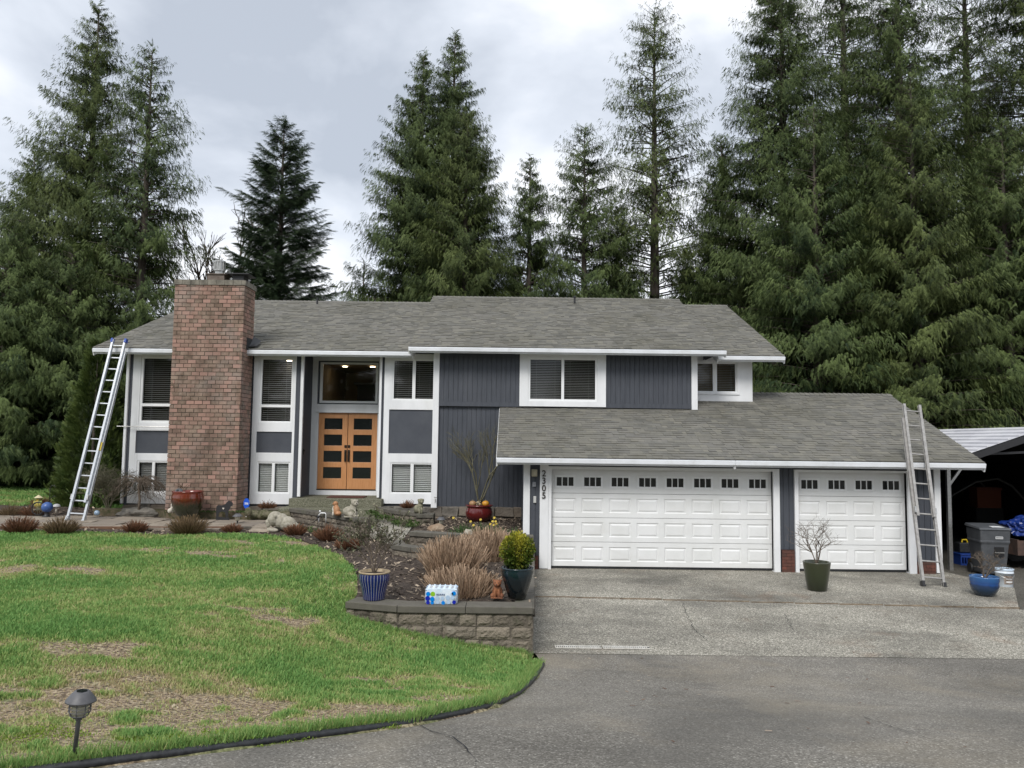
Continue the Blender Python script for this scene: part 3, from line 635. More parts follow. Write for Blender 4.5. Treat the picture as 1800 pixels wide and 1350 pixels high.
b = MB(); b.box(-7.18, -6.58, 18.85, 19.4, 6.79, 6.815); b.box(-7.02, -6.74, 18.95, 19.3, 6.60, 6.79); b.build('flue_cover', M['blacksteel'], ch)
b = MB(); b.box(CX0-.03, CX0, 18.98, 19.5, 4.92, 5.2); b.build('flashing', M['flash'], ch)
b = MB(); b.box(CX1, CX1+.02, 18.98, 19.50, 4.92, 5.22); b.add([(CX1, 19.1, 5.0), (CX1+.22, 19.1, 5.02), (CX1+.2, 19.5, 5.2), (CX1, 19.5, 5.32)], [(0, 1, 2, 3)]); b.build('flashing', M['flash'], ch)
# garage doors -----------------------------------------------------
def garage_door(x0, x1, cols):
    z0, z1, Y = .085, 2.14, 16.60; rh = (z1-z0)/4; pw = (x1-x0)/cols; b = MB(); wins = []
    for r in range(4):
        za, zb = z0+r*rh+.004, z0+(r+1)*rh-.004; holes = []
        for c in range(cols):
            xa = x0+c*pw
            holes.append((xa+.085, xa+pw-.085, za+.12, zb-.14) if r == 3 else (xa+.06, xa+pw-.06, za+.10, zb-.10))
        hs = holes; b.box(x0, x1, Y+.03, Y+.05, za, zb)
        slab_holes(b, x0, x1, za, zb, Y, Y+.03, hs)
        for h in hs:
            if r == 3: wins.append(h); continue
            def rr(i, y): return [(h[0]+i, y, h[2]+i), (h[1]-i, y, h[2]+i), (h[1]-i, y, h[3]-i), (h[0]+i, y, h[3]-i)]
            vs = rr(0, Y)+rr(.018, Y+.014)+rr(.03, Y+.014)+rr(.06, Y+.002)
            fs = [(4*k+i, 4*k+(i+1) % 4, 4*k+4+(i+1) % 4, 4*k+4+i) for k in range(3) for i in range(4)]+[(12, 13, 14, 15)]
            b.add(vs, fs)
    gd = H(b, 'garage_door', M['door_white'])
    for h in wins:
        f = MB(); i = .03; pa = [(h[0]+i+k*((h[1]-h[0]-2*i+.02)/3), h[0]+i+(k+1)*((h[1]-h[0]-2*i+.02)/3)-.02, h[2]+i, h[3]-i) for k in range(3)]
        slab_holes(f, h[0]-.012, h[1]+.012, h[2]-.012, h[3]+.012, Y-.008, Y+.02, pa); wf = f.build('door_window', M['vinyl'], gd, bevel=.003)
        g_ = MB()
        for a, c, s, e_ in pa: g_.box(a, c, Y+.008, Y+.014, s, e_)
        g_.build('door_glass', M['dglass'], wf)
    k = MB(); k.box(x0, x1, Y+.01, Y+.05, .045, .083); k.build('bottom_seal', M['blackrubber'], gd)
garage_door(.87, 5.59, 8); garage_door(6.12, 8.45, 4)
# small fittings on the strip left of the garage doors
b = MB(); b.box(.44, .56, 16.40, 16.50, 1.98, 2.13); b.box(.46, .54, 16.38, 16.40, 2.0, 2.1); H(b, 'porch_light', mat('fixture_beige', (.42, .38, .28), .5), bevel=.008)
b = MB(); b.box(.46, .535, 16.47, 16.50, 1.76, 1.86); b.ball((.50, 16.465, 1.82), .018); H(b, 'door_chime', mat('fixture_grey', (.25, .26, .28), .5), bevel=.005)
b = MB(); b.box(.485, .545, 16.465, 16.50, 1.42, 1.56); H(b, 'keypad', mat('keypad_silver', (.5, .5, .48), .4), bevel=.006)
tc_ = bpy.data.curves.new('digit', 'FONT')
hn = hl(MB().build('house_number', M['bronze'], house)) if False else None
nb_ = MB(); nb_.box(.705, .712, 16.446, 16.45, 1.50, 2.12); hn = H(nb_, 'house_number', M['white'])
for i, ch_ in enumerate('2305'):
    cu = bpy.data.curves.new('digit', 'FONT'); cu.body = ch_; cu.size = .185; cu.extrude = .006; cu.offset = .002; cu.align_x = 'CENTER'
    tmp = bpy.data.objects.new('tmp', cu); me = bpy.data.meshes.new_from_object(tmp); bpy.data.objects.remove(tmp)
    me.name = 'digit'; me.materials.clear(); me.materials.append(M['bronze']); d = bpy.data.objects.new('digit', me); link(d, hn)
    d.location = (.705, 16.435, 1.985-i*.155); d.rotation_euler = (math.pi/2, 0, 0)
b = MB(); b.tube([(-1.88, 19.22, 1.28), (-1.86, 19.10, 1.28), (-1.86, 19.08, 1.18)], .014, 8); b.lathe([(.04, 0), (.04, .012)], (-1.86, 19.14, 1.31), 12); H(b, 'spigot', M['galv'])
b = MB(); b.tube([(-9.95, 19.4, 2.98), (-8.35, 19.4, 2.98)], .012, 8); H(b, 'pipe', M['galv'])
b = MB(); b.box(-4.65, -3.72, 19.55, 20.1, 1.247, 1.265); tag(b.build('doormat', mat('doormat', (.07, .025, .018), .95, (.11, .04, .03), 20, bump=.5), bevel=.004), 'dark red brown doormat lying on the porch in front of the wooden double doors', 'doormat')
# ---------------------------------------------------------------- retaining walls, path, beds
def walls(name, pts, ztop, zbot, w, label, capd=.085, bh=.165, bl=(.215, .215, .215, .43), lean=.0, over=.02, seed=3, cat='retaining wall', caplen=.5):
    R_ = random.Random(seed); cx, cy = pts[0]; t = empty(name, (cx, cy, zbot), 0, label, cat)
    inv = Matrix.Translation((-cx, -cy, -zbot)); P = [Vector(p) for p in pts]; cap = MB(); bl_ = MB()
    for i in range(len(P)-1):
        a, c = P[i], P[i+1]; d = c-a; L = d.length; d.normalize(); nrm = Vector((-d.y, d.x))   # back side
        s = 0
        while s < L-.01:
            e_ = min(L, s+R_.uniform(.9, 1.1)*caplen)
            if L-e_ < .12: e_ = L
            m_ = a+d*(s+e_)/2+nrm*(w/2-over); cap.obox((m_.x, m_.y, ztop-capd/2+R_.uniform(-.002, .002)), (d.x*((e_-s)/2-.002), d.y*((e_-s)/2-.002), 0), (nrm.x*(w/2), nrm.y*(w/2), 0), (0, 0, capd/2), R_.random()); s = e_
        z = ztop-capd; r = 0
        while z > zbot+.01:
            zl = max(zbot, z-bh); s = -R_.uniform(0, .1)
            while s < L-.01:
                e_ = min(L, s+R_.choice(bl)); s0 = max(0, s)
                if e_-s0 > .03:
                    o_ = R_.uniform(-.008, .008)+r*lean; tnt = R_.random()**1.3; g0 = .006
                    # split-face block: front subdivided and roughened
                    nx_, nz_ = max(2, int((e_-s0)/.045)), 4; q = []
                    for kz in range(nz_+1):
                        for kx in range(nx_+1):
                            edge = kx in (0, nx_) or kz in (0, nz_); f = .020 if edge else R_.uniform(-.008, .006)
                            pt = a+d*(s0+g0+(e_-s0-2*g0)*kx/nx_)+nrm*(f-o_); q.append((pt.x, pt.y, zl+g0+(z-zl-2*g0)*kz/nz_))
                    fs = [(kz*(nx_+1)+kx, kz*(nx_+1)+kx+1, (kz+1)*(nx_+1)+kx+1, (kz+1)*(nx_+1)+kx) for kz in range(nz_) for kx in range(nx_)]
                    bl_.add(q, fs, tnt)
                s = e_
            z = zl; r += 1
        m_ = (a+c)/2+nrm*(w/2); bl_.obox((m_.x, m_.y, (zbot+ztop-capd)/2), (d.x*L/2, d.y*L/2, 0), (nrm.x*(w/2-.02), nrm.y*(w/2-.02), 0), (0, 0, (ztop-capd-zbot)/2-.002), .1)
    for bb, nm, m_ in ((cap, 'capstones', 'blockcap'), (bl_, 'blocks', 'block')):
        o_ = bb.build(nm, M[m_], t, bevel=.008 if nm == 'capstones' else 0); o_.matrix_parent_inverse = inv
    return t
walls('retaining_wall', [(-2.12, 10.14), (-1.42, 9.93), (.30, 9.93)], .62, -.03, .34, 'brown split face block retaining wall with flat capstones between lawn and driveway', seed=5, caplen=.86)
walls('retaining_wall', [(.30, 9.96), (.50, 16.42)], .60, -.05, .26, 'long narrow side wall of the mulch bed running along the driveway to the garage', seed=6)
LW = [(-5.30, 18.60), (-4.4, 17.66), (-3.72, 16.95), (-3.25, 16.40), (-3.02, 16.35)]
walls('retaining_wall', LW, 1.06, .52, .26, 'dark block wall left of the entry steps with the bulldog statue on its end', seed=7, bh=.12)
RW = [(-3.42, 19.5), (-3.2, 19.0), (-2.9, 18.5), (-2.5, 18.05), (-2.05, 17.8)]
walls('retaining_wall', RW, 1.06, .60, .26, 'curved entry wall right of the steps carrying the small sitting dog statue', seed=8, bh=.12)
walls('retaining_wall', [(-2.15, 17.68), (-1.75, 17.68)], 1.04, .55, .4, 'grey block pier ending the curved entry wall below the small dog statue', seed=9, bh=.12)
walls('retaining_wall', [(-1.95, 15.0), (-1.1, 14.65), (.02, 14.5), (.44, 14.5)], .96, .60, .28, 'upper low terrace wall with daffodils growing behind it', seed=10, bh=.13)
walls('retaining_wall', [(-2.28, 14.7), (-2.12, 14.1), (-1.75, 13.75), (-1.3, 13.65), (-.7, 13.75), (.02, 14.05), (.42, 14.2)], .83, .45, .26, 'lower curved terrace wall behind the tan grass clumps', seed=11, bh=.13)
def bed_z(x, y): return max(.55, lawn_z(x, y))+.022 + .015*math.sin(x*9)*math.sin(y*7)
BED = [(.33, 10.05), (.50, 16.4), (.28, 16.45), (.28, 19.25), (-1.8, 19.3), (-3.1, 19.5), (-3.1, 18.0), (-4.2, 18.4), (-5.4, 19.5), (-9.9, 19.5), (-10.4, 20.0), (-14, 20.0), (-18, 19.6), (-18, 15.9), (-10.45, 15.92), (-9.35, 16.04), (-6.98, 15.98), (-5.99, 16.3), (-5.09, 16.2), (-4.12, 15.5), (-3.08, 14.0), (-2.62, 12.9), (-2.3, 11.8), (-2.12, 10.9), (-2.06, 10.2), (-1.4, 10.02)]
o = patch('garden_bed', BED, .22, bed_z, M['mulch'], thick=.1); tag(o, kind='structure')
# raised soil against the house, moss topped
o = patch('planting_strip', [(-10.2, 18.96), (-8.6, 18.96), (-8.2, 18.52), (-5.6, 18.52), (-5.6, 19.6), (-10.2, 19.6)], .25, lambda x, y: .93+.03*math.sin(x*3)*math.sin(y*5), mat('mossy_soil', (.05, .055, .018), .95, (.15, .115, .075), 9, bump=1, bscale=40, bdist=.03), thick=.3); tag(o, kind='structure')
o = patch('planting_strip', [(-2.1, 15.2), (-1.1, 14.8), (.26, 14.7), (.26, 19.3), (-1.9, 19.3), (-2.6, 18.4), (-2.1, 17.6)], .25, lambda x, y: .80+.02*math.sin(x*5+y*3), M['mulch'], thick=.3); tag(o, kind='structure')
o = patch('entry_path', [(-3.05, 18.8), (-3.0, 16.5), (-2.5, 15.6), (-2.1, 15.4), (-2.2, 17.5), (-3.0, 18.5)], .3, lambda x, y: .78+.05*sstep((y-16)/2.5), M['concrete'], thick=.15); tag(o, kind='structure')
PATHP = [(-16, 16.45), (-10.4, 16.5), (-6.0, 16.95), (-5.0, 17.2), (-5.7, 18.5), (-8.3, 18.5), (-8.6, 18.9), (-16, 18.95)]
b = MB()                                          # flagstone walk with timber edge
x = -16
while x < -5.2:
    y = 16.62; wd = random.uniform(.5, .9)
    while y < 18.9:
        h = random.uniform(.35, .6); y1 = min(y+h, 18.95)
        if in_poly(x+wd/2, (y+y1)/2, PATHP): b.box(x+.01, x+wd-.01, y+.01, y1-.01, .70, .785+random.uniform(-.004, .006), random.random(), jit=.012)
        y = y1
    x += wd
o = b.build('flagstone_path', M['flag'], bevel=.008); tag(o, kind='structure')
o2 = patch('mortar_bed', PATHP, .6, lambda x, y: .772, M['mortar'], o, thick=.1)
b = MB(); b.bar((-10.6, 16.46, .76), (-6.1, 16.84, .77), .05, .07); b.bar((-14, 16.4, .75), (-10.7, 16.45, .76), .05, .07); b.build('timber_edge', M['redwood'], o, bevel=.006)
b = MB()
for i in range(len(EDGE)-4):
    pass
pts = []
for i in range(len(EDGE)-2):
    a, c = Vector(EDGE[i]), Vector(EDGE[i+1]); n = max(2, int((c-a).length/.25))
    for k in range(n):
        q = a.lerp(c, k/n); pts.append((q.x+random.uniform(-.008, .008), q.y+random.uniform(-.008, .008), asph_z(q.y)+.022+random.uniform(-.008, .008)))
pts = [tuple(Vector(pts[max(0, i-1)])*.25+Vector(pts[i])*.5+Vector(pts[min(len(pts)-1, i+1)])*.25) for i in range(len(pts))]
b.tube(pts, .024, 10); tag(b.build('lawn_edging', M['blackrubber'], smooth=True), 'black rubber edging tube curving between the lawn and the asphalt', 'edging')
for x0, x1, lb in ((.61, 1.22, 'left'), (1.24, 1.86, 'right')):
    t = empty('drain_grate', (x0, 10.38, .01), 0, '%s half of the white slotted drain grate set where the apron meets the asphalt' % lb, 'drain grate', 'drain grates in the driveway joint')
    b = MB(); b.box(0, x1-x0, -.05, .05, .0, .006); b.build('channel', M['dark'], t)
    b = MB(); b.box(0, x1-x0, -.055, -.04, .0, .014); b.box(0, x1-x0, .04, .055, .0, .014)
    for k in range(int((x1-x0)/.026)): b.box(k*.026, k*.026+.014, -.04, .04, .006, .014)
    b.build('grate', mat('grate_grey', (.66, .65, .61), .6, (.45, .43, .38), 30), t)

# ---------------------------------------------------------------- grass
gx = np.arange(-21, 1.01, .1); gy = np.arange(3.2, 30, .1)
G_ = np.array([[green(x, y) for x in gx] for y in gy]); Z_ = np.array([[lawn_z(x, y) for x in gx] for y in gy])
def samp(A, x, y):
    fx = np.clip((x-gx[0])/.1, 0, len(gx)-1.001); fy = np.clip((y-gy[0])/.1, 0, len(gy)-1.001); i = fx.astype(int); j = fy.astype(int); u = fx-i; v = fy-j
    return (A[j, i]*(1-u)+A[j, i+1]*u)*(1-v)+(A[j+1, i]*(1-u)+A[j+1, i+1]*u)*v
def poly_mask(x, y, P):
    c = np.zeros(len(x), bool); j = len(P)-1
    for i in range(len(P)):
        xi, yi = P[i][0], P[i][1]; xj, yj = P[j][0], P[j][1]
        if yi != yj: c ^= ((yi > y) != (yj > y)) & (x < (xj-xi)*(y-yi)/(yj-yi)+xi)
        j = i
    return c
def blades(n, hmin, hmax):
    u = rng.random(n); a_, b2 = 3.3**-.3, 29.**-.3                # density falls with distance
    y = (a_+(b2-a_)*u)**(-1/.3); x = rng.uniform(-1, .06, n)*(y*.80+.8)
    k = (x > -21) & (x < .5) & ~poly_mask(x, y, ASPH_POLY) & ~poly_mask(x, y, BED) & ~((y > 19.4) & (x > -9.9)); x, y = x[k], y[k]
    g = samp(G_, x, y); k = rng.random(len(x)) < np.clip((g-.1)*1.9, .16, 1); x, y, g = x[k], y[k], g[k]; n = len(x)
    z = samp(Z_, x, y)-.004; h = rng.uniform(hmin, hmax, n)*(.30+.95*g)*(1+.03*y); a = rng.uniform(0, 2*np.pi, n); le = rng.uniform(.1, .9, n)*h
    wd = .0016*(1+.55*y)*rng.uniform(.7, 1.3, n); la = rng.uniform(0, 2*np.pi, n)
    cx, cy = np.cos(a)*wd, np.sin(a)*wd; tx, ty = np.cos(la)*le, np.sin(la)*le
    V = np.empty((n, 4, 3)); V[:, 0] = np.stack([x-cx, y-cy, z], 1); V[:, 1] = np.stack([x+cx, y+cy, z], 1)
    V[:, 2] = np.stack([x+cx*.3+tx, y+cy*.3+ty, z+h], 1); V[:, 3] = np.stack([x-cx*.3+tx, y-cy*.3+ty, z+h], 1)
    lf = np.sin(x*1.3+np.sin(y*.9)*2)*np.sin(y*1.7+np.sin(x*1.1)); t = np.clip(g*.86+.24*lf+rng.normal(0, .17, n), 0, 1); return V.reshape(-1, 3), np.arange(4*n).reshape(n, 4), np.repeat(t, 4)
m, t_, b_ = new_mat('grass_blade'); a_ = t_.nodes.new('ShaderNodeAttribute'); a_.attribute_name = 'tint'
cc = ramp3(t_, a_.outputs['Fac'], [(0, (.47, .38, .24)), (.28, (.43, .42, .19)), (.55, (.29, .40, .125)), (1, (.155, .305, .085))]); t_.links.new(cc, b_.inputs['Base Color']); b_.inputs['Roughness'].default_value = .6; b_.inputs['Specular IOR Level'].default_value = .2
tl = t_.nodes.new('ShaderNodeBsdfTranslucent'); t_.links.new(cc, tl.inputs[0]); mi = t_.nodes.new('ShaderNodeMixShader'); mi.inputs[0].default_value = .3
t_.links.new(b_.outputs[0], mi.inputs[1]); t_.links.new(tl.outputs[0], mi.inputs[2]); t_.links.new(mi.outputs[0], t_.nodes['Material Output'].inputs[0]); M['blade'] = m
V, F, T = blades(700000, .018, .042); tag(np_mesh('grass', V, F, M['blade'], tint=T), kind='stuff')
def fringe():                                       # longer grass leaning over the edging and wall foot
    P = []
    for i in range(len(EDGE)-2):
        a, c = Vector(EDGE[i]), Vector(EDGE[i+1]); L = (c-a).length
        for k in range(int(L*1500)): q = a.lerp(c, random.random()); d = (c-a).normalized(); o_ = abs(random.gauss(.02, .05)); P.append((q.x-abs(d.y)*o_ - (.0), q.y+abs(d.x)*o_))
    for k in range(3500): s = random.random(); P.append((-2.2+2.5*s, 9.93-abs(random.gauss(0, .05))+(.2*max(0, .3-s))))
    return np.array(P)
P_ = fringe(); n = len(P_); x, y = P_[:, 0], P_[:, 1]
x = x + 0; z = np.maximum(samp(Z_, x, y), np.array([asph_z(v) for v in y])); h = rng.uniform(.03, .085, n)*(.6+.6*rng.random(n)); a = rng.uniform(0, 6.28, n); wd = .004*rng.uniform(.6, 1.2, n); la = rng.uniform(0, 6.28, n); le = h*rng.uniform(.1, .8, n)
V = np.empty((n, 4, 3)); cx, cy, tx, ty = np.cos(a)*wd, np.sin(a)*wd, np.cos(la)*le, np.sin(la)*le
V[:, 0] = np.stack([x-cx, y-cy, z], 1); V[:, 1] = np.stack([x+cx, y+cy, z], 1); V[:, 2] = np.stack([x+cx*.3+tx, y+cy*.3+ty, z+h], 1); V[:, 3] = np.stack([x-cx*.3+tx, y-cy*.3+ty, z+h], 1)
tag(np_mesh('grass_fringe', V.reshape(-1, 3), np.arange(4*n).reshape(n, 4), M['blade'], tint=np.repeat(np.clip(rng.normal(.75, .18, n), 0, 1), 4)), kind='stuff')
def scatter(name, n, poly, zf, size, m, flat=.25, kind='stuff', dens=None):
    xs_ = [p[0] for p in poly]; ys_ = [p[1] for p in poly]; x = rng.uniform(min(xs_), max(xs_), n); y = rng.uniform(min(ys_), max(ys_), n); k = poly_mask(x, y, poly)
    if dens is not None: k &= dens(x, y)
    x, y = x[k], y[k]; n = len(x); z = np.array([zf(a, c) for a, c in zip(x, y)]); L = rng.uniform(*size, n); W = L*rng.uniform(.15, .5, n); a = rng.uniform(0, 6.28, n); tl_ = rng.normal(0, flat, n)
    V = np.empty((n, 4, 3)); dx, dy = np.cos(a)*L/2, np.sin(a)*L/2; ex, ey = -np.sin(a)*W/2, np.cos(a)*W/2; dz = tl_*L/2; z = z+np.abs(dz)+.004; ez = rng.normal(0, flat, n)*W/2
    for i, (s, q) in enumerate(((-1, -1), (1, -1), (1, 1), (-1, 1))): V[:, i] = np.stack([x+s*dx+q*ex, y+s*dy+q*ey, z+s*dz+q*ez+.0], 1)
    o = np_mesh(name, V.reshape(-1, 3), np.arange(4*n).reshape(n, 4), m, tint=np.repeat(rng.random(n)**2.6, 4)); return tag(o, kind=kind)
scatter('mulch_chips', 40000, BED, bed_z, (.012, .085), M['chips'], dens=lambda x, y: (x > -12.5) & ((x > -6.2) | (y < 16.7) | (y > 18.6)))
M['litter'] = mat('leaf_litter', (.10, .05, .03), .9, tint=(.45, .40, .32))
scatter('mulch_chips', 5000, [(-2.1, 15.2), (.26, 14.9), (.26, 19.2), (-1.9, 19.2)], lambda x, y: .815, (.012, .07), M['chips'])
scatter('driveway_litter', 260, [(.8, 4.5), (10, 6), (11, 16), (.8, 16)], lambda x, y: max(asph_z(y), apron_z(x, y))+.005, (.012, .05), M['litter'], .08)
scatter('thatch', 22000, [(-8, 3.5), (0, 6), (0, 9.6), (-3, 9.6), (-6.5, 9.0)], lawn_z, (.008, .032), mat('thatch_straw', (.20, .14, .085), .9, tint=(.42, .36, .25)), .2, dens=lambda x, y: (samp(G_, x, y) < .5) & ~poly_mask(x, y, ASPH_POLY))

# ---------------------------------------------------------------- conifers
def rotframe(d, up):
    """rows: x=d, y=side, z=normal; arrays (n,3)"""
    d = d/np.linalg.norm(d, axis=1, keepdims=True); s = np.cross(up, d); s /= np.linalg.norm(s, axis=1, keepdims=True)+1e-9; n_ = np.cross(d, s); return d, s, n_
def frond_template(pairs, ll, lw, ang, curl, seed=0):
    r = np.random.default_rng(seed); V = []
    for i in range(pairs):
        t = .05+.9*i/pairs; L = ll*(1-.72*t)*(r.uniform(.8, 1.15)); ca, sa = math.cos(ang), math.sin(ang)
        for s in (-1, 1):
            p0 = np.array([t, 0, -curl*t*t]); d = np.array([ca, s*sa, -curl*(t+.3)*.7]); tip = p0+d*L; w_ = np.array([lw, 0, 0]); V += [p0-w_, p0+w_, tip]
    V += [[.80, -lw*.8, -curl*.64], [.80, lw*.8, -curl*.64], [1.12, 0, -curl*1.25]]
    V += [[0, -.014, 0], [0, .014, 0], [.9, 0, -curl*.81]]
    return np.array(V, float)
TPL = {'cedar': [frond_template(6, .42, .078, .75, .42, i) for i in range(3)], 'hemlock': [frond_template(8, .36, .028, .95, .08, i) for i in range(3)], 'small': [frond_template(4, .5, .1, .75, .1, i) for i in range(3)]}
def place_fronds(pos, d, up, scale, kind, r):
    d, s, n_ = rotframe(d, up); out = []; K = len(TPL[kind]); idx = r.integers(0, K, len(pos))
    V = np.array(TPL[kind])[idx]                                    # (n, m, 3)
    W = pos[:, None]+(V[:, :, :1]*d[:, None]+V[:, :, 1:2]*s[:, None]+V[:, :, 2:]*n_[:, None])*scale[:, None, None]
    return W
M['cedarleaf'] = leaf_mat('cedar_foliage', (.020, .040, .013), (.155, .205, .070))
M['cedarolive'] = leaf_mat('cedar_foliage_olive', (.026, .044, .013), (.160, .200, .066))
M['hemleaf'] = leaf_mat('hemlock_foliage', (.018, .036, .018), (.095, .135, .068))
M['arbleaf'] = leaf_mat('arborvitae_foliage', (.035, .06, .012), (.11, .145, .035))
M['boxleaf'] = leaf_mat('boxwood_foliage', (.06, .10, .012), (.46, .42, .05))
M['brownleaf'] = leaf_mat('dry_leaves', (.06, .03, .018), (.22, .11, .05))
def conifer(name, px, topy, Y, hw, label, zb=.5, kind='cedar', m='cedarleaf', dens=1., cb=.06, seed=0, cat='tree', group=None, prof=.75, trunk_r=None, fr=.68, lean=0, hem=1., H=None, x=None, sparse_low=0.):
    """px/topy: where the tip stands; hw: crown radius in metres at its widest"""
    r = np.random.default_rng(seed+11)
    tip = PY(px, topy, Y) if H is None else Vector((x, Y, zb+H)); H = tip.z-zb; x0 = tip.x
    t = empty(name, (x0, Y, zb), 0, label, cat, group)
    tr = trunk_r or .012*H+.04
    tb = MB(); tb.tube([(0, 0, -.5), (0, 0, H*.1), (lean*.3, 0, H*.4), (lean*.2, .05, H*.7), (0, 0, H*.985)], [tr*1.25, tr, tr*.72, tr*.4, .015], 9)
    P, D, S, TT = [], [], [], []
    h = H*cb; limbs = []
    while h < H*.985:
        f = (h-H*cb)/(H*(1-cb)); R = hw*1.34*(1-f)**prof*(.9 if f > .1 else .7+2*f)+.14
        step = (.031+.014*(1-f))/dens*(20/H if H < 20 else 1)**.3
        if f < .3 and sparse_low: step *= 1+sparse_low*(1-f/.3)
        h += step*r.uniform(.2, 1.8)
        az = r.uniform(0, 2*np.pi); L = R*min(1.15, max(.5, r.normal(.9, .12))); 
        if r.random() < .04: L *= 1.15
        up0 = (.18+.35*f) if kind == 'cedar' else .3+.35*f; dr = .34*(1-f*.5) if kind == 'cedar' else .32*(1-f*.6)
        a = np.array([math.cos(az), math.sin(az), 0]); pe = np.array([-a[1], a[0], 0]); bend = r.normal(0, .2)
        ts = np.linspace(0, 1, 5); pts = [(a*L*q+pe*bend*L*q*q) + np.array([0, 0, h+L*(up0*q-dr*q*q+(.12*q**4))]) for q in ts]
        limbs.append((pts, L))
        n = int(L*(38 if kind == 'cedar' else 26)*min(1.25, dens+.1))+4
        q = np.clip(r.uniform(.12, 1.0, n)**.7, 0, 1); base = a[None]*L*q[:, None]+pe[None]*bend*L*(q*q)[:, None]; base[:, 2] = h+L*(up0*q-dr*q*q+.12*q**4)
        if kind == 'cedar':
            lo_ = r.normal(0, .15, n)*L*(1.15-q*.95); base = base+pe[None]*lo_[:, None]; base[:, 2] -= r.random(n)**1.5*(.12*L+.06)-.10+np.abs(lo_)*.35
        sd = np.where(r.random(n) < .5, -1., 1.); along = r.uniform(.25, .95, n); lat = r.uniform(.35, 1.0, n)*(1-.75*q**4)
        dn = r.uniform(.2, 1.8, n)*(1-.35*q) if kind == 'cedar' else r.uniform(-.05, .55, n)
        d = a[None]*along[:, None]+pe[None]*(sd*lat)[:, None]; d[:, 2] -= dn*hem
        tipn = q > .93; d[tipn] = a*1.0+np.array([0, 0, -.6 if kind == 'cedar' else .05])
        P.append(base); D.append(d); sc = (.54 if kind == 'cedar' else .8)*fr*(.55+.45*(1-f))*(1.1-.5*q)*r.uniform(.65, 1.25, n); S.append(sc*min(1, .45+L/2.2))
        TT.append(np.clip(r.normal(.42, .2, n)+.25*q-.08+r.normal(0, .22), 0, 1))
    # leader
    n = 10; P.append(np.stack([np.zeros(n), np.zeros(n), H-r.uniform(0, .9, n)], 1)); d = r.normal(0, .6, (n, 3)); d[:, 2] = .6; D.append(d); S.append(np.full(n, .28)); TT.append(np.full(n, .6))
    P, D, S, TT = np.concatenate(P), np.concatenate(D), np.concatenate(S), np.concatenate(TT)
    up = r.normal(0, .45, P.shape); up[:, 2] += 1; rad = P.copy(); rad[:, 2] = 0; rl = np.linalg.norm(rad, axis=1, keepdims=True)+1e-6
    if kind == 'cedar': up += rad/rl*1.1
    W = place_fronds(P, D, up, S, kind, r); n, k, _ = W.shape; W = W.reshape(-1, 3)
    cr = np_mesh('crown', W, np.arange(len(W)).reshape(-1, 3), M[m], t, tint=np.repeat(TT, k))
    for pts, L in limbs: tb.tube(pts[:4], [.012+.009*L, .010+.006*L, .008+.002*L, .004], 3, cap=False)
    tb.build('trunk', M['bark'], t, smooth=True)
    return t
def copy_tree(o, loc, rz, sc=1, label=None, group=None):
    c = o.copy(); COL.objects.link(c); c.location = loc; c.rotation_euler = (0, 0, rz); c.scale = (sc, sc, sc)
    if label: c['label'] = label
    if group: c['group'] = group
    elif 'group' in c: del c['group']
    for ch in o.children:
        d = ch.copy(); COL.objects.link(d); d.parent = c
    return c
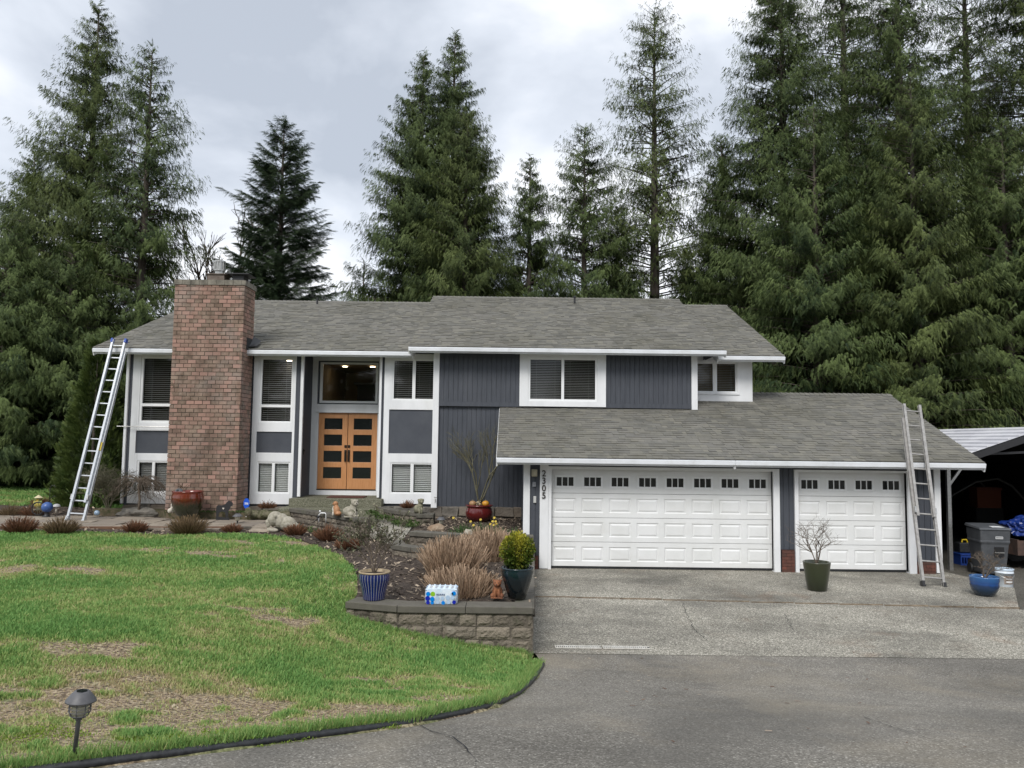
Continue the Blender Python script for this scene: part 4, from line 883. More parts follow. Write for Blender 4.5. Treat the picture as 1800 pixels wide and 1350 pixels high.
TREES = [
 # name, px, topy, Y, halfwidth, label, options
 ('cedar_tree', 175, 2, 33, 4.7, 'tallest pointed cedar at the far left with a pale trunk showing between drooping boughs', dict(seed=1, prof=0.78, m='cedarolive', dens=1.0)),
 ('cedar_tree', 268, 80, 31, 3.0, 'slender see-through cedar with a long bare lower trunk, left of the chimney', dict(seed=2, dens=0.75, prof=.6, cb=.22, sparse_low=.6)),
 ('cedar_tree', 62, 262, 34, 4.6, 'broad cedar filling the left edge behind the tallest cedar', dict(seed=3, dens=1.1, prof=0.8)),
 ('cedar_tree', -60, 300, 33, 4.6, 'dark cedar cut off by the left edge of the view', dict(seed=4, dens=1.0, prof=0.8)),
 ('hemlock_tree', 500, 205, 35, 3.4, 'dark conical hemlock standing alone behind the roof just right of the chimney', dict(seed=5, kind='hemlock', m='hemleaf', dens=1.3, fr=.95, prof=.72)),
 ('hemlock_tree', 640, 455, 37, 2.2, 'low hemlock whose thin tip branches show above the roof left of the twin cedars', dict(seed=6, kind='hemlock', m='hemleaf', dens=.8, fr=.68)),
 ('cedar_tree', 745, 88, 34.5, 4.6, 'left and slightly shorter of the twin pointed cedars behind the middle of the house', dict(seed=7, dens=1.15, prof=.82)),
 ('cedar_tree', 800, 52, 36, 4.2, 'right and taller of the twin pointed cedars behind the middle of the house', dict(seed=8, dens=1.15, prof=.82)),
 ('cedar_tree', 822, 190, 31.5, 2.9, 'olive green bushy cedar in front of the twin pointed cedars', dict(seed=9, m='cedarolive', dens=1.2, prof=.6)),
 ('cedar_tree', 932, 272, 35, 3.1, 'small pointed cedar just right of the twin cedars', dict(seed=10, dens=1.05, prof=.75)),
 ('cedar_tree', 1028, 222, 36, 3.9, 'airy medium cedar with hanging sprays between the small cedar and the tall thin one', dict(seed=12, dens=.85, prof=.6)),
 ('cedar_tree', 1150, 10, 37, 4.4, 'very tall thin see-through cedar rising alone right of the middle gap of sky', dict(seed=13, dens=0.6, prof=.55, m='cedarolive')),
 ('cedar_tree', 1372, -90, 34, 5.0, 'huge dense cedar whose left edge borders the open sky above the garage', dict(seed=14, dens=1.05, prof=0.7)),
 ('cedar_tree', 1478, -160, 38, 4.8, 'tall cedar behind the huge one, its trunk line above the garage ridge', dict(seed=15, dens=0.75, prof=0.7)),
 ('cedar_tree', 1572, -200, 33, 4.6, 'tall cedar directly above the right end of the garage roof', dict(seed=16, dens=.9, prof=0.7)),
 ('cedar_tree', 1690, -160, 37, 4.6, 'tall back cedar with sky showing through, above the carport', dict(seed=17, dens=0.62, prof=0.65)),
 ('cedar_tree', 1800, -260, 33, 4.6, 'tallest cedar at the right edge, upper boughs reaching out of view', dict(seed=18, dens=0.8, prof=0.65, m='cedarolive')),
 ('cedar_tree', 1268, 240, 36, 3.0, 'shorter dark cedar below the gap between the thin cedar and the huge one', dict(seed=19, dens=1.1, prof=.65)),
 ('cedar_tree', 1430, 180, 28.5, 3.3, 'lower bushy cedar with drooping fans right behind the small upper window wing', dict(seed=20, dens=1.1, prof=0.8, fr=.68)),
 ('cedar_tree', 1600, 130, 28, 3.5, 'lower bushy cedar with drooping fans behind the garage ridge end', dict(seed=21, dens=1.1, prof=0.8, m='cedarolive', fr=.68)),
 ('cedar_tree', 1760, 210, 28.5, 3.3, 'lower bushy cedar with drooping fans just behind the white carport roof', dict(seed=22, dens=1.1, prof=0.8, fr=.68)),
 ('cedar_tree', 1890, 190, 29, 3.3, 'lower bushy cedar cut off by the right edge behind the carport', dict(seed=23, dens=1.1, prof=0.8, fr=.68)),
 ('cedar_tree', 20, 400, 27.5, 3.2, 'bushy low cedar with bright fans at the left edge beyond the grass', dict(seed=24, dens=1.3, prof=0.7, fr=.68, zb=.7)),
 ('cedar_tree', 128, 430, 28.5, 2.9, 'bushy low cedar left of the leaning ladder with boughs down to the grass', dict(seed=25, dens=1.35, prof=0.7, fr=.68, zb=.7)),
 ('cedar_tree', 225, 560, 30, 2.4, 'low cedar filling the gap behind the left corner of the house roof', dict(seed=26, dens=1.3, prof=.5, zb=.7)),
 ('cedar_tree', 1085, 360, 37, 2.6, 'medium dark cedar at the foot of the very tall thin cedar', dict(seed=27, dens=1.0, prof=.6)),
]
built = {}
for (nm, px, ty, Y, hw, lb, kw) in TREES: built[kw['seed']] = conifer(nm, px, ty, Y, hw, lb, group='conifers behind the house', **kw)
# far row closing the gaps low down, shared meshes
for i, (px, Y, s_, sc, lb) in enumerate([(900, 43, 10, .80, 'short cedar seen low over the roof between the olive cedar and the small pointed one'), (985, 44, 27, .85, 'short distant cedar low over the roof under the airy medium cedar'), (1210, 44, 10, .9, 'short distant cedar low over the roof right of the thin tall cedar'), (700, 44, 27, .8, 'short distant cedar at the foot of the twin cedars'),
        (-20, 41, 3, .8, 'distant cedar low at the far left edge'), (90, 42, 27, .95, 'distant dark cedar between the two left edge cedars'), (330, 43, 27, .62, 'distant dark cedar hidden low behind the chimney'), (1330, 44, 3, .9, 'distant broad cedar behind the huge one above the garage'), (1540, 45, 19, 1.2, 'distant dark cedar in the middle of the right hand trees'), (1640, 45, 3, 1.0, 'distant broad cedar behind the carport trees'), (1740, 44, 19, 1.3, 'distant dark cedar behind the right edge trees'), (1850, 43, 3, 1.1, 'distant broad cedar at the far right edge')]):
    p = PY(px, 700, Y); copy_tree(built[s_], (p.x, Y, .3), i*1.3, sc, lb, 'distant conifers behind the front trees')
for i, (x, y, s_) in enumerate([(-22, -14, 9), (-15, -17, 3), (-8, -15, 21), (-1, -18, 9), (6, -16, 22), (13, -15, 3), (20, -17, 21), (27, -12, 9), (-28, -8, 22), (-4, -24, 18), (10, -25, 16)]):
    copy_tree(built[s_], (x, y-13, .9), i*2.1, 1.0, 'cedar across the drive from the house, number %s from the left' % ['one', 'three', 'five', 'seven', 'eight', 'nine', 'ten', 'eleven', 'two', 'six', 'four'][i] if 0 else 'cedar on the near side of the drive, %s' % ['second from the far left end', 'fourth from the far left end', 'left of the middle one', 'middle one of the front row', 'right of the middle one', 'third from the far right end', 'second from the far right end', 'at the far right end', 'at the far left end', 'set back behind the middle one', 'set back right of the middle'][i], 'cedars facing the house across the drive')
def undergrowth(name, poly, n, z0, hh, m, label=None, fr=.6, seed=0):
    r = np.random.default_rng(seed); xs_ = [p[0] for p in poly]; ys_ = [p[1] for p in poly]; x = r.uniform(min(xs_), max(xs_), n); y = r.uniform(min(ys_), max(ys_), n); k = poly_mask(x, y, poly); x, y = x[k], y[k]; n = len(x)
    z = z0+r.random(n)**1.3*hh*(.6+.4*np.sin(x*.9)*np.sin(y*.7+1)); P = np.stack([x, y, z], 1); d = r.normal(0, 1, (n, 3)); d[:, 2] -= .3; up = r.normal(0, .5, (n, 3)); up[:, 2] += 1
    W = place_fronds(P, d, up, r.uniform(.6, 1.3, n)*fr, 'cedar', r); k = W.shape[1]; W = W.reshape(-1, 3)
    return tag(np_mesh(name, W, np.arange(len(W)).reshape(-1, 3), m, tint=np.repeat(np.clip(r.normal(.3, .2, n), 0, 1), k)), kind='stuff')
undergrowth('forest_undergrowth', [(-34, 31), (-6, 31), (-6, 44), (-40, 44)], 9000, .3, 5.5, M['cedarleaf'], seed=5)
undergrowth('forest_undergrowth', [(-6, 33), (40, 33), (44, 46), (-6, 46)], 14000, .2, 6.5, M['cedarleaf'], seed=6)
# bare and small garden trees -----------------------------------------
def bare(name, base, H, spread, label, cat, levels=4, r0=.05, m='twig', seed=0, lean=(0, 0), splits=3, droop=0., stems=1, group=None, parent=None, decay=.72, up=.6, part='branches', wig=.12):
    R_ = random.Random(seed); b = MB()
    def grow(p, d, L, r, lv):
        pts = [p]; q = Vector(p); dd = Vector(d).normalized(); n = 4
        for i in range(n):
            dd = (dd+Vector((R_.uniform(-1, 1), R_.uniform(-1, 1), R_.uniform(-1, 1)))*wig+Vector((0, 0, -droop*(1-lv/levels+.2)*.25))).normalized(); q = q+dd*L/n; pts.append(q.copy())
        b.tube(pts, [r*(1-.4*i/n) for i in range(n+1)], 5 if lv > levels-2 else 3, cap=False)
        if lv <= 0: return
        for k in range(splits+(R_.random() < .4)):
            f = R_.uniform(.35, 1.0); pp = pts[min(n, int(f*n)+1)]; a = R_.uniform(0, 6.28); side = Vector((math.cos(a), math.sin(a), R_.uniform(-.2, .5)))
            nd = (dd*up+side*spread).normalized(); grow(pp, nd, L*decay*R_.uniform(.7, 1.15), r*.64, lv-1)
    for s in range(stems):
        a = 6.28*s/stems+R_.random(); d0 = Vector((lean[0]+(.45*math.cos(a) if stems > 1 else 0), lean[1]+(.45*math.sin(a) if stems > 1 else 0), 1)); grow(Vector((0, 0, 0)), d0, H*(.38 if levels > 2 else .5), r0, levels)
    if parent is None:
        t = b.build(name, M[m], smooth=True, loc=base); return tag(t, label, cat, group)
    return b.build(part, M[m], parent, smooth=True, loc=base)
p = PY(385, 560, 38); bare('bare_tree', (p.x, 38, .5), 17, .45, 'bare leafless deciduous tree in the gap of sky behind the chimney', 'tree', 5, .15, seed=6, up=1.1, splits=3, decay=.62, m='twig')
p = PY(612, 560, 40); bare('bare_tree', (p.x, 40, .5), 11, .5, 'thin bare tree tips low in the gap left of the twin cedars', 'tree', 4, .09, seed=8, up=.9, splits=2, decay=.66)
# ---------------------------------------------------------------- shrubs by numpy
def leaves(name, P, D, size, m, parent=None, wr=.5, seed=0, tint=None, loc=None):
    """P centres (n,3), D directions; rhombic leaves"""
    r = np.random.default_rng(seed); n = len(P); D = D/(np.linalg.norm(D, axis=1, keepdims=True)+1e-9); up = r.normal(0, 1, (n, 3)); S = np.cross(up, D); S /= np.linalg.norm(S, axis=1, keepdims=True)+1e-9
    L = r.uniform(size*.6, size*1.3, n)[:, None]; V = np.stack([P, P+D*L*.5+S*L*wr*.5, P+D*L, P+D*L*.5-S*L*wr*.5], 1)
    t = r.random(n) if tint is None else tint
    return np_mesh(name, V.reshape(-1, 3), np.arange(4*n).reshape(n, 4), m, parent, tint=np.repeat(t, 4), loc=loc)
def sticks(n, rx, h, spread, w, r, ry=None, curve=0., base=.8, jag=.3):
    """upright tapering stems fanning from a clump: crossed thin triangles"""
    ry = rx if ry is None else ry; a = r.uniform(0, 6.28, n); q = np.sqrt(r.random(n)); bx, by = np.cos(a)*q*rx*base, np.sin(a)*q*ry*base; L = h*r.uniform(1-jag, 1+jag*.35, n)*(1-.28*q*q)
    dx = np.cos(a)*q*spread*.8+r.normal(0, .31, n); dy = np.sin(a)*q*spread*.8+r.normal(0, .31, n); d = np.stack([dx, dy, np.ones(n)], 1); d /= np.linalg.norm(d, axis=1, keepdims=True)
    B = np.stack([bx, by, np.zeros(n)], 1); T = B+d*L[:, None]; T[:, 2] -= curve*L*q; s = np.stack([-np.sin(a), np.cos(a), 0*a], 1)*w*r.uniform(.6, 1.3, n)[:, None]; s2 = np.stack([np.cos(a), np.sin(a), 0*a], 1)*w
    V = np.stack([B-s, B+s, T+s*.6, T-s*.6, B-s2, B+s2, T+s2*.6, T-s2*.6], 1)
    return V.reshape(-1, 3), np.arange(8*n).reshape(2*n, 4), np.repeat(np.clip(r.normal(.5, .25, n), 0, 1), 8)
M['straw'] = leaf_mat('cut_straw', (.12, .075, .045), (.76, .58, .42), .8)
M['reddry'] = leaf_mat('dry_red_stems', (.07, .035, .022), (.36, .19, .11), .8)
M['drygreen'] = leaf_mat('dry_olive_stems', (.07, .05, .028), (.36, .26, .15), .8)
M['blackleaf'] = leaf_mat('dark_leaves', (.025, .028, .016), (.17, .17, .10), .5)
M['creamleaf'] = leaf_mat('cream_buds', (.35, .33, .22), (.62, .58, .42), .6)
def tuft(name, px, py, z, rpx, hpx, n, label, m='reddry', cat='shrub', group=None, spread=1.3, w=.0035, seed=0, curve=.15, at=None, ry=None, jag=.45):
    p = PZ(px, py, z) if at is None else Vector((PY(px, py, at).x, at, z)); k = p.y/FPX; r = np.random.default_rng(seed)
    V, F, T = sticks(n, rpx*k*.7, hpx*k*1.05, spread, w, r, ry=ry, curve=curve, jag=jag)
    o = np_mesh(name, V, F, M[m], tint=T, loc=p); tag(o, label, cat, group); return o
GC = 'cut back tan ornamental grass clumps'
tuft('ornamental_grass', 808, 1046, .57, 88, 50, 640, 'front and widest tan cut grass clump, directly behind the water bottle pack', 'straw', 'grass clump', GC, .6, .0075, 1, .0, ry=.35, jag=.25)
tuft('ornamental_grass', 795, 1012, .575, 72, 66, 950, 'middle tan cut grass clump, between the front clump and the one nearest the terrace walls', 'straw', 'grass clump', GC, .4, .008, 2, .0, jag=.3)
tuft('ornamental_grass', 858, 988, .575, 66, 58, 950, 'rearmost tan cut grass clump, nearest the terrace walls and the bird figurine', 'straw', 'grass clump', GC, .35, .008, 3, .0, jag=.3)
CB = 'cut back brown perennials along the walk'
for i, (px, py, rp, hp, n, lab, mm) in enumerate([
    (35, 935, 30, 26, 320, 'brown cut back perennial nearest the left edge of the lawn border', 'reddry'),
    (107, 936, 33, 26, 340, 'olive brown cut back perennial just in front of the ladder feet', 'drygreen'),
    (238, 935, 22, 20, 260, 'small dark cut back perennial in the border midway between ladder and urn', 'reddry'),
    (330, 938, 34, 32, 460, 'largest russet cut back perennial, in the border in front of the glazed urn', 'drygreen'),
    (408, 935, 22, 14, 220, 'low flat cut back perennial beneath the small path light', 'reddry'),
    (519, 940, 20, 20, 240, 'russet cut back perennial right behind the lying bulldog statue', 'reddry'),
    (576, 950, 22, 26, 300, 'bright rust coloured cut back perennial below the dark block wall', 'reddry'),
    (612, 965, 24, 22, 260, 'brown cut back perennial behind the blue striped pot', 'reddry')]):
    p0 = PZ(px, py, .74); zz = bed_z(p0.x, p0.y); tuft('cut_back_perennial', px, py, zz, rp*1.0, hp*1.0, int(n*1.6), lab, mm, 'shrub', CB, 1.25, .0075, 20+i, .12)
for i, (px, py, Y, rp, hp, lab, mm) in enumerate([(18, 905, 18.9, 24, 22, 'low brown shrub behind the flagstones at the far left', 'drygreen'), (58, 905, 18.9, 26, 20, 'wide brown shrub left of the ornament cluster', 'reddry'), (72, 888, 19.5, 20, 17, 'round russet shrub behind the ornament cluster', 'reddry'),
      (470, 893, 19.0, 20, 14, 'small russet shrub under the window column right of the chimney', 'reddry'), (716, 893, 18.7, 13, 15, 'dark red curled shrub behind the curved entry wall beside the small dog statue', 'reddry')]):
    p0 = PY(px, py, Y); o = tuft('bare_shrub', px, py, p0.z, rp, hp, 300, lab, mm, 'shrub', None, 1.5, .005, 40+i, .3, at=Y)
# dense olive bare shrub behind the ladder
p = PY(190, 905, 19.2); o = bare('bare_shrub', (p.x, 19.2, .85), 1.7, .75, 'tall tangled brown shrub behind the foot of the left ladder', 'shrub', 4, .016, 'twig_green', seed=4, stems=8, splits=4, decay=.62)
# arborvitae
def arborvitae():
    p = PY(158, 895, 20.6); H = 4.35; t = empty('arborvitae', (p.x, 20.6, .85), 0, 'narrow cone shaped bright green arborvitae behind the left ladder', 'shrub'); r = np.random.default_rng(5); n = 5200
    h = r.random(n)**1.15; R = .86*(1-h)**.72*np.clip(.78+h*1.6, 0, 1)+.05; a = r.uniform(0, 6.28, n); lump = 1+.13*np.sin(a*5+h*20)+.1*np.sin(a*3-h*31); q = r.uniform(.72, 1.04, n)*lump
    P = np.stack([np.cos(a)*R*q+.22*h*0, np.sin(a)*R*q, h*H], 1); D = np.stack([np.cos(a)*.7, np.sin(a)*.7, r.uniform(.3, 1.2, n)], 1)+r.normal(0, .25, (n, 3)); up = np.stack([-np.sin(a), np.cos(a), a*0], 1)+r.normal(0, .4, (n, 3))
    W = place_fronds(P, D, up, r.uniform(.10, .22, n), 'small', r); k = W.shape[1]; W = W.reshape(-1, 3); np_mesh('foliage', W, np.arange(len(W)).reshape(-1, 3), M['arbleaf'], t, tint=np.repeat(np.clip(r.normal(.42, .22, n)-.1+.2*np.sin(a*5+h*20), 0, 1), k))
    b = MB(); b.tube([(0, 0, -.1), (0, 0, H*.9)], [.06, .01], 8); b.build('trunk', M['bark'], t)
arborvitae()
# weeping maple
def weeping():
    t = empty('weeping_maple', (PY(243, 905, 18.9).x, 18.9, .8), 0, 'small bare weeping maple with drooping twigs in front of the lower left window', 'tree'); R_ = random.Random(4); b = MB()
    b.tube([(0, 0, 0), (.02, 0, .4), (-.03, 0, .72), (0, 0, .85)], [.035, .03, .028, .024], 8)
    for i in range(46):
        a = R_.uniform(0, 6.28); L = R_.uniform(.35, .85); up = R_.uniform(.02, .16); pts = []
        for k in range(7): f = k/6; pts.append((math.cos(a)*L*f+R_.uniform(-.03, .03), math.sin(a)*.6*L*f+R_.uniform(-.03, .03), .82+up*math.sin(f*2.2)*1.6-.62*L*f**2.6+R_.uniform(-.02, .02)))
        b.tube(pts, [.012*(1-.75*k/6) for k in range(7)], 4, cap=False)
        for j in range(9):
            q = pts[R_.randint(2, 6)]; aa = a+R_.uniform(-1, 1); l = R_.uniform(.12, .32); b.tube([q, (q[0]+math.cos(aa)*l*.6, q[1]+math.sin(aa)*l*.4, q[2]-l*.25), (q[0]+math.cos(aa)*l, q[1]+math.sin(aa)*l*.6, q[2]-l*.75)], [.004, .0035, .002], 3, cap=False)
    b.build('branches', M['twig'], t, smooth=True)
weeping()
# ---------------------------------------------------------------- ladders
def ladder(name, foot, top, w, m, label, nr, fly, side, caps=None, flyfront=True, spacing=None, rw=.07, rd=.028):
    """foot, top: centre points; w: width; side: unit vector across"""
    f, tp = Vector(foot), Vector(top); t = empty(name, foot, 0, label, 'ladder'); ax = tp-f; L = ax.length; ax.normalize(); side = Vector(side); side = (side-ax*side.dot(ax)).normalized(); nr_ = side.cross(ax); nr_ = -nr_ if nr_.y > 0 else nr_   # towards the viewer
    def A(s, u, v): return ax*s+side*u+nr_*v
    def sec(s0, s1, wid, v, nm):
        b = MB()
        for u in (-wid/2, wid/2): b.obox(A((s0+s1)/2, u, v), ax*(s1-s0)/2, side*rd/2, nr_*rw/2*.8); b.obox(A((s0+s1)/2, u*.965, v+rw*.4), ax*(s1-s0)/2, side*rd*.9, nr_*.004); b.obox(A((s0+s1)/2, u*.965, v-rw*.4), ax*(s1-s0)/2, side*rd*.9, nr_*.004)
        b.build(nm, m, t)
    def rungs(s0, s1, wid, v, n):
        for k in range(n):
            s = s0+(s1-s0)*(k+.5)/n; b = MB(); b.tube([A(s, -wid/2-.012, v), A(s, wid/2+.012, v)], .0165, 8); b.obox(A(s, 0, v+.006), ax*.012, side*wid/2, nr_*.013); b.build('rung', m, t)
    b0, b1, g0, g1 = fly
    sec(b0*L, b1*L, w, 0, 'base_rails'); sec(g0*L, g1*L, w-.075, .055, 'fly_rails')
    nb = round((b1-b0)*L/.305); rungs(b0*L, b1*L, w, 0, nb)
    nf = round((g1-g0)*L/.305); s_off = (g1-g0)*L/nf
    for k in range(nf):
        s = g0*L+s_off*(k+.5)
        if s > b1*L: b = MB(); b.tube([A(s, -w/2+.03, .055), A(s, w/2-.03, .055)], .0165, 8); b.build('rung', m, t)
    for u in (-w/2, w/2):
        b = MB(); b.obox(A(.03, u, 0), ax*.05, side*.024, nr_*.05); b.obox(A(-.01, u, 0), ax*.015, side*.035, nr_*.06); b.build('foot', M['blacksteel'] if caps is None else m, t)
        if caps: b = MB(); b.obox(A(L*.995, u*.86, .055), ax*.05, side*.026, nr_*.045); b.build('end_cap', caps, t)
    for u in (-1, 1):
        b = MB(); b.obox(A(g0*L+.12, u*(w/2-.02), .03), ax*.06, side*.03, nr_*.055); b.build('rung_lock', M['galv'], t)
    return t
pf = PZ(133, 914, .80); pt = PY(212, 599, 18.98)
lad = ladder('extension_ladder', pf, pt, .40, M['alu'], 'bright aluminium extension ladder with blue end caps leaning on the left eave', 15, (0, .93, .09, 1.0), (1, -.05, 0), M['blueplastic'])
b = MB(); ax_ = (pt-pf).normalized(); c_ = Vector((.19, -.062, 0))+ax_*1.75; b.obox(c_, ax_*.10, (.019, 0, 0), (0, .002, 0)); b.build('warning_sticker', mat('sticker_yellow', (.6, .45, .05), .5), lad)
pf = PZ(1641, 1030, .03); pt = PY(1600, 713, 16.30)
ladder('extension_ladder', pf, pt, .41, M['alu_old'], 'old dull grey aluminium extension ladder leaning on the garage eave', 12, (0, .92, .36, 1.0), (1, 0, 0))
# ---------------------------------------------------------------- pots
def glaze(name, stops, zh, rough=.18, streak=.08, sc=14):
    m, t, b = new_mat(name); n = t.nodes; l = t.links; tc = n.new('ShaderNodeTexCoord'); sx = n.new('ShaderNodeSeparateXYZ'); l.new(tc.outputs['Object'], sx.inputs[0])
    mp = n.new('ShaderNodeMapping'); mp.inputs['Scale'].default_value = (1, 1, .12); l.new(tc.outputs['Object'], mp.inputs[0]); ns = n.new('ShaderNodeTexNoise'); ns.inputs['Scale'].default_value = sc; ns.inputs['Detail'].default_value = 5; l.new(mp.outputs[0], ns.inputs[0])
    k = n.new('ShaderNodeMath'); k.operation = 'DIVIDE'; k.inputs[1].default_value = zh; l.new(sx.outputs[2], k.inputs[0]); a = n.new('ShaderNodeMath'); a.operation = 'MULTIPLY_ADD'; l.new(ns.outputs[0], a.inputs[0]); a.inputs[1].default_value = streak*4; l.new(k.outputs[0], a.inputs[2]); a2 = n.new('ShaderNodeMath'); a2.operation = 'SUBTRACT'; l.new(a.outputs[0], a2.inputs[0]); a2.inputs[1].default_value = streak*2
    l.new(ramp3(t, a2.outputs[0], stops), b.inputs['Base Color']); b.inputs['Roughness'].default_value = rough; b.inputs['Coat Weight'].default_value = .6; b.inputs['Coat Roughness'].default_value = .08
    return m
def pot(name, loc, prof, m, label, cat, soil_r, soil_z, rim=None):
    t = empty(name, loc, 0, label, cat); b = MB(); b.lathe(prof, n=48); b.build('pot', m, t, smooth=True)
    s = MB(); s.lathe([(.001, soil_z+.015), (soil_r*.6, soil_z+.01), (soil_r, soil_z)], n=28); s.build('soil', M['soil'], t)
    if rim: q = MB(); q.lathe(rim[0], n=48); q.build('rim', rim[1], t, smooth=True)
    return t
# blue striped pot
m, t_, b_ = new_mat('blue_striped_glaze'); n_ = t_.nodes; l_ = t_.links; tc = n_.new('ShaderNodeTexCoord'); sx = n_.new('ShaderNodeSeparateXYZ'); l_.new(tc.outputs['Object'], sx.inputs[0])
at_ = n_.new('ShaderNodeMath'); at_.operation = 'ARCTAN2'; l_.new(sx.outputs[0], at_.inputs[0]); l_.new(sx.outputs[1], at_.inputs[1]); mu = n_.new('ShaderNodeMath'); mu.operation = 'MULTIPLY'; mu.inputs[1].default_value = 30; l_.new(at_.outputs[0], mu.inputs[0]); si = n_.new('ShaderNodeMath'); si.operation = 'SINE'; l_.new(mu.outputs[0], si.inputs[0])
cc = ramp3(t_, si.outputs[0], [(.80, (.008, .016, .11)), (.97, (.33, .34, .38))]); l_.new(cc, b_.inputs['Base Color']); b_.inputs['Roughness'].default_value = .25; b_.inputs['Coat Weight'].default_value = .5; M['stripe'] = m
M['rimcream'] = mat('cream_rim', (.42, .34, .22), .5, (.3, .22, .13), 20)
p = PZ(654, 1057, .622); L0 = (p.x, p.y+.13, .622)
t = pot('potted_shrub', L0, [(.001, 0), (.135, 0), (.143, .015), (.150, .08), (.172, .17), (.197, .25), (.204, .30), (.198, .345)], M['stripe'], 'blue pot with pale vertical stripes holding a sparse dark shrub, left on the block wall', 'potted plant', .17, .33,
        ([(.196, .345), (.207, .350), (.209, .360), (.203, .368), (.185, .368), (.17, .33)], M['rimcream']))
bs = bare('x', (0, 0, .32), 1.12, .7, None, None, 4, .010, 'twig', seed=11, stems=6, splits=3, decay=.62, parent=t, part='stems', up=.8)
r = np.random.default_rng(3); co = np.array([v.co for v in bs.data.vertices]); co = co[co[:, 2] > .22]; idx = r.integers(0, len(co), 900); P_ = co[idx]+np.array([0, 0, .32]); leaves('leaves', P_, r.normal(0, 1, (900, 3))+np.array([0, 0, .5]), .045, M['blackleaf'], t, .45, 1)
idx = r.integers(0, len(co), 170); leaves('buds', co[idx]+np.array([0, 0, .32]), r.normal(0, .5, (170, 3))+np.array([0, 0, 1.]), .022, M['creamleaf'], t, .6, 2)
# teal pot with boxwood
p = PZ(909, 1054, .622); L0 = (p.x, p.y+.12, .622)
teal = glaze('teal_black_glaze', [(0, (.003, .005, .006)), (.6, (.004, .010, .014)), (1, (.008, .022, .030))], .4)
t = pot('potted_boxwood', L0, [(.001, 0), (.115, 0), (.125, .02), (.17, .16), (.21, .29), (.222, .36), (.216, .385), (.225, .395), (.222, .408), (.195, .405), (.185, .34)], teal, 'dark teal pot with a round yellow green boxwood, right on the block wall', 'potted plant', .19, .365)
r = np.random.default_rng(8); n = 5200; d = r.normal(0, 1, (n, 3)); d /= np.linalg.norm(d, axis=1, keepdims=True); q = r.uniform(.55, 1.02, n)*(1+.12*np.sin(d[:, 0]*9+d[:, 2]*7)*np.sin(d[:, 1]*8)); P_ = d*q[:, None]*np.array([.218, .218, .235])+np.array([0, 0, .62])
leaves('foliage', P_, d+r.normal(0, .6, (n, 3))+np.array([0, 0, .4]), (.036), M['boxleaf'], t, .65, 4, tint=np.clip(.25+.45*d[:, 2]+r.normal(0, .2, n)+.25*np.sin(d[:, 0]*5+1), 0, 1))
bare('x', (0, 0, .36), .42, .6, None, None, 2, .012, 'twig', seed=2, stems=6, parent=t, part='stems')
# olive pot by the garage
p = PZ(1444, 1041, .02); oli = glaze('olive_glaze', [(0, (.012, .016, .006)), (.6, (.024, .032, .012)), (1, (.035, .04, .018))], .5, .3)
t = pot('potted_bare_shrub', (p.x, p.y+.2, .02), [(.001, 0), (.165, 0), (.175, .015), (.205, .20), (.235, .42), (.245, .50), (.250, .515), (.245, .527), (.222, .525), (.215, .46)], oli, 'dark olive green pot with a bare twiggy shrub between the two garage doors', 'potted plant', .22, .47)
bare('x', (0, 0, .46), 1.3, .8, None, None, 4, .010, 'twig', seed=31, stems=7, splits=2, decay=.68, parent=t, part='stems', wig=.2, up=.7)
# blue bowl
p = PZ(1743, 1051, .01); blu = glaze('blue_drip_glaze', [(.25, (.010, .03, .06)), (.55, (.01, .035, .10)), (.62, (.012, .06, .22)), (1, (.03, .12, .30))], .36, .2, .03)
t = pot('potted_bare_shrub', (p.x, p.y+.2, .01), [(.001, 0), (.13, 0), (.15, .01), (.215, .11), (.238, .19), (.232, .235), (.236, .25), (.246, .29), (.242, .33), (.248, .345), (.238, .355), (.215, .35), (.20, .29)], blu, 'low blue glazed bowl pot with a bare twisted shrub at the carport entrance', 'potted plant', .20, .30)
bare('x', (0, 0, .29), .75, .9, None, None, 4, .011, 'twig', seed=17, stems=4, splits=3, decay=.66, parent=t, part='stems', wig=.22, up=.7, lean=(.25, 0))
# oxblood pot with tree and pumpkins
L0 = (PY(842, 912, 18.45).x, 18.45, .80); ox = glaze('oxblood_glaze', [(0, (.035, .006, .005)), (.5, (.10, .010, .010)), (1, (.13, .016, .014))], .42, .15)
t = pot('potted_tree', L0, [(.001, 0), (.20, 0), (.24, .02), (.31, .12), (.325, .22), (.30, .32), (.285, .36), (.32, .375), (.33, .395), (.315, .41), (.27, .405), (.26, .36)], ox, 'deep red glazed pot with a tall bare vase shaped tree against the dark siding', 'potted plant', .27, .375)
bare('x', (0, 0, .37), 2.2, .42, None, None, 4, .022, 'twig_green', seed=21, stems=4, splits=3, decay=.66, parent=t, part='branches', wig=.09, up=1.)
def pumpkin(dx, dz, rr, c, label, ribs=10, sq=.8):
    b = MB(); n = 40; P = []
    for i in range(11):
        ph = math.pi*i/10
        for k in range(n):
            a = 2*math.pi*k/n; R = rr*math.sin(ph)*(1-.09*abs(math.sin(a*ribs/2)))+.001; P.append((R*math.cos(a), R*math.sin(a), rr*sq*(1+math.cos(ph))-.01*rr*math.cos(ph)**8))
    b.add(P, [(i*n+k, (i+1)*n+k, (i+1)*n+(k+1) % n, i*n+(k+1) % n) for i in range(10) for k in range(n)])
    t = empty('pumpkin', (L0[0]+dx, L0[1]-.14, L0[2]+.375+dz), 0, label, 'pumpkin'); b.build('fruit', c, t, smooth=True); s = MB(); s.tube([(0, 0, rr*sq*1.9), (.005, 0, rr*sq*2+.03)], [.012, .009], 6); s.build('stem', M['twig_green'], t)
pumpkin(-.15, .0, .085, mat('pumpkin_tan', (.36, .21, .10), .5), 'tan pumpkin, left of the three gourds in the deep red pot')
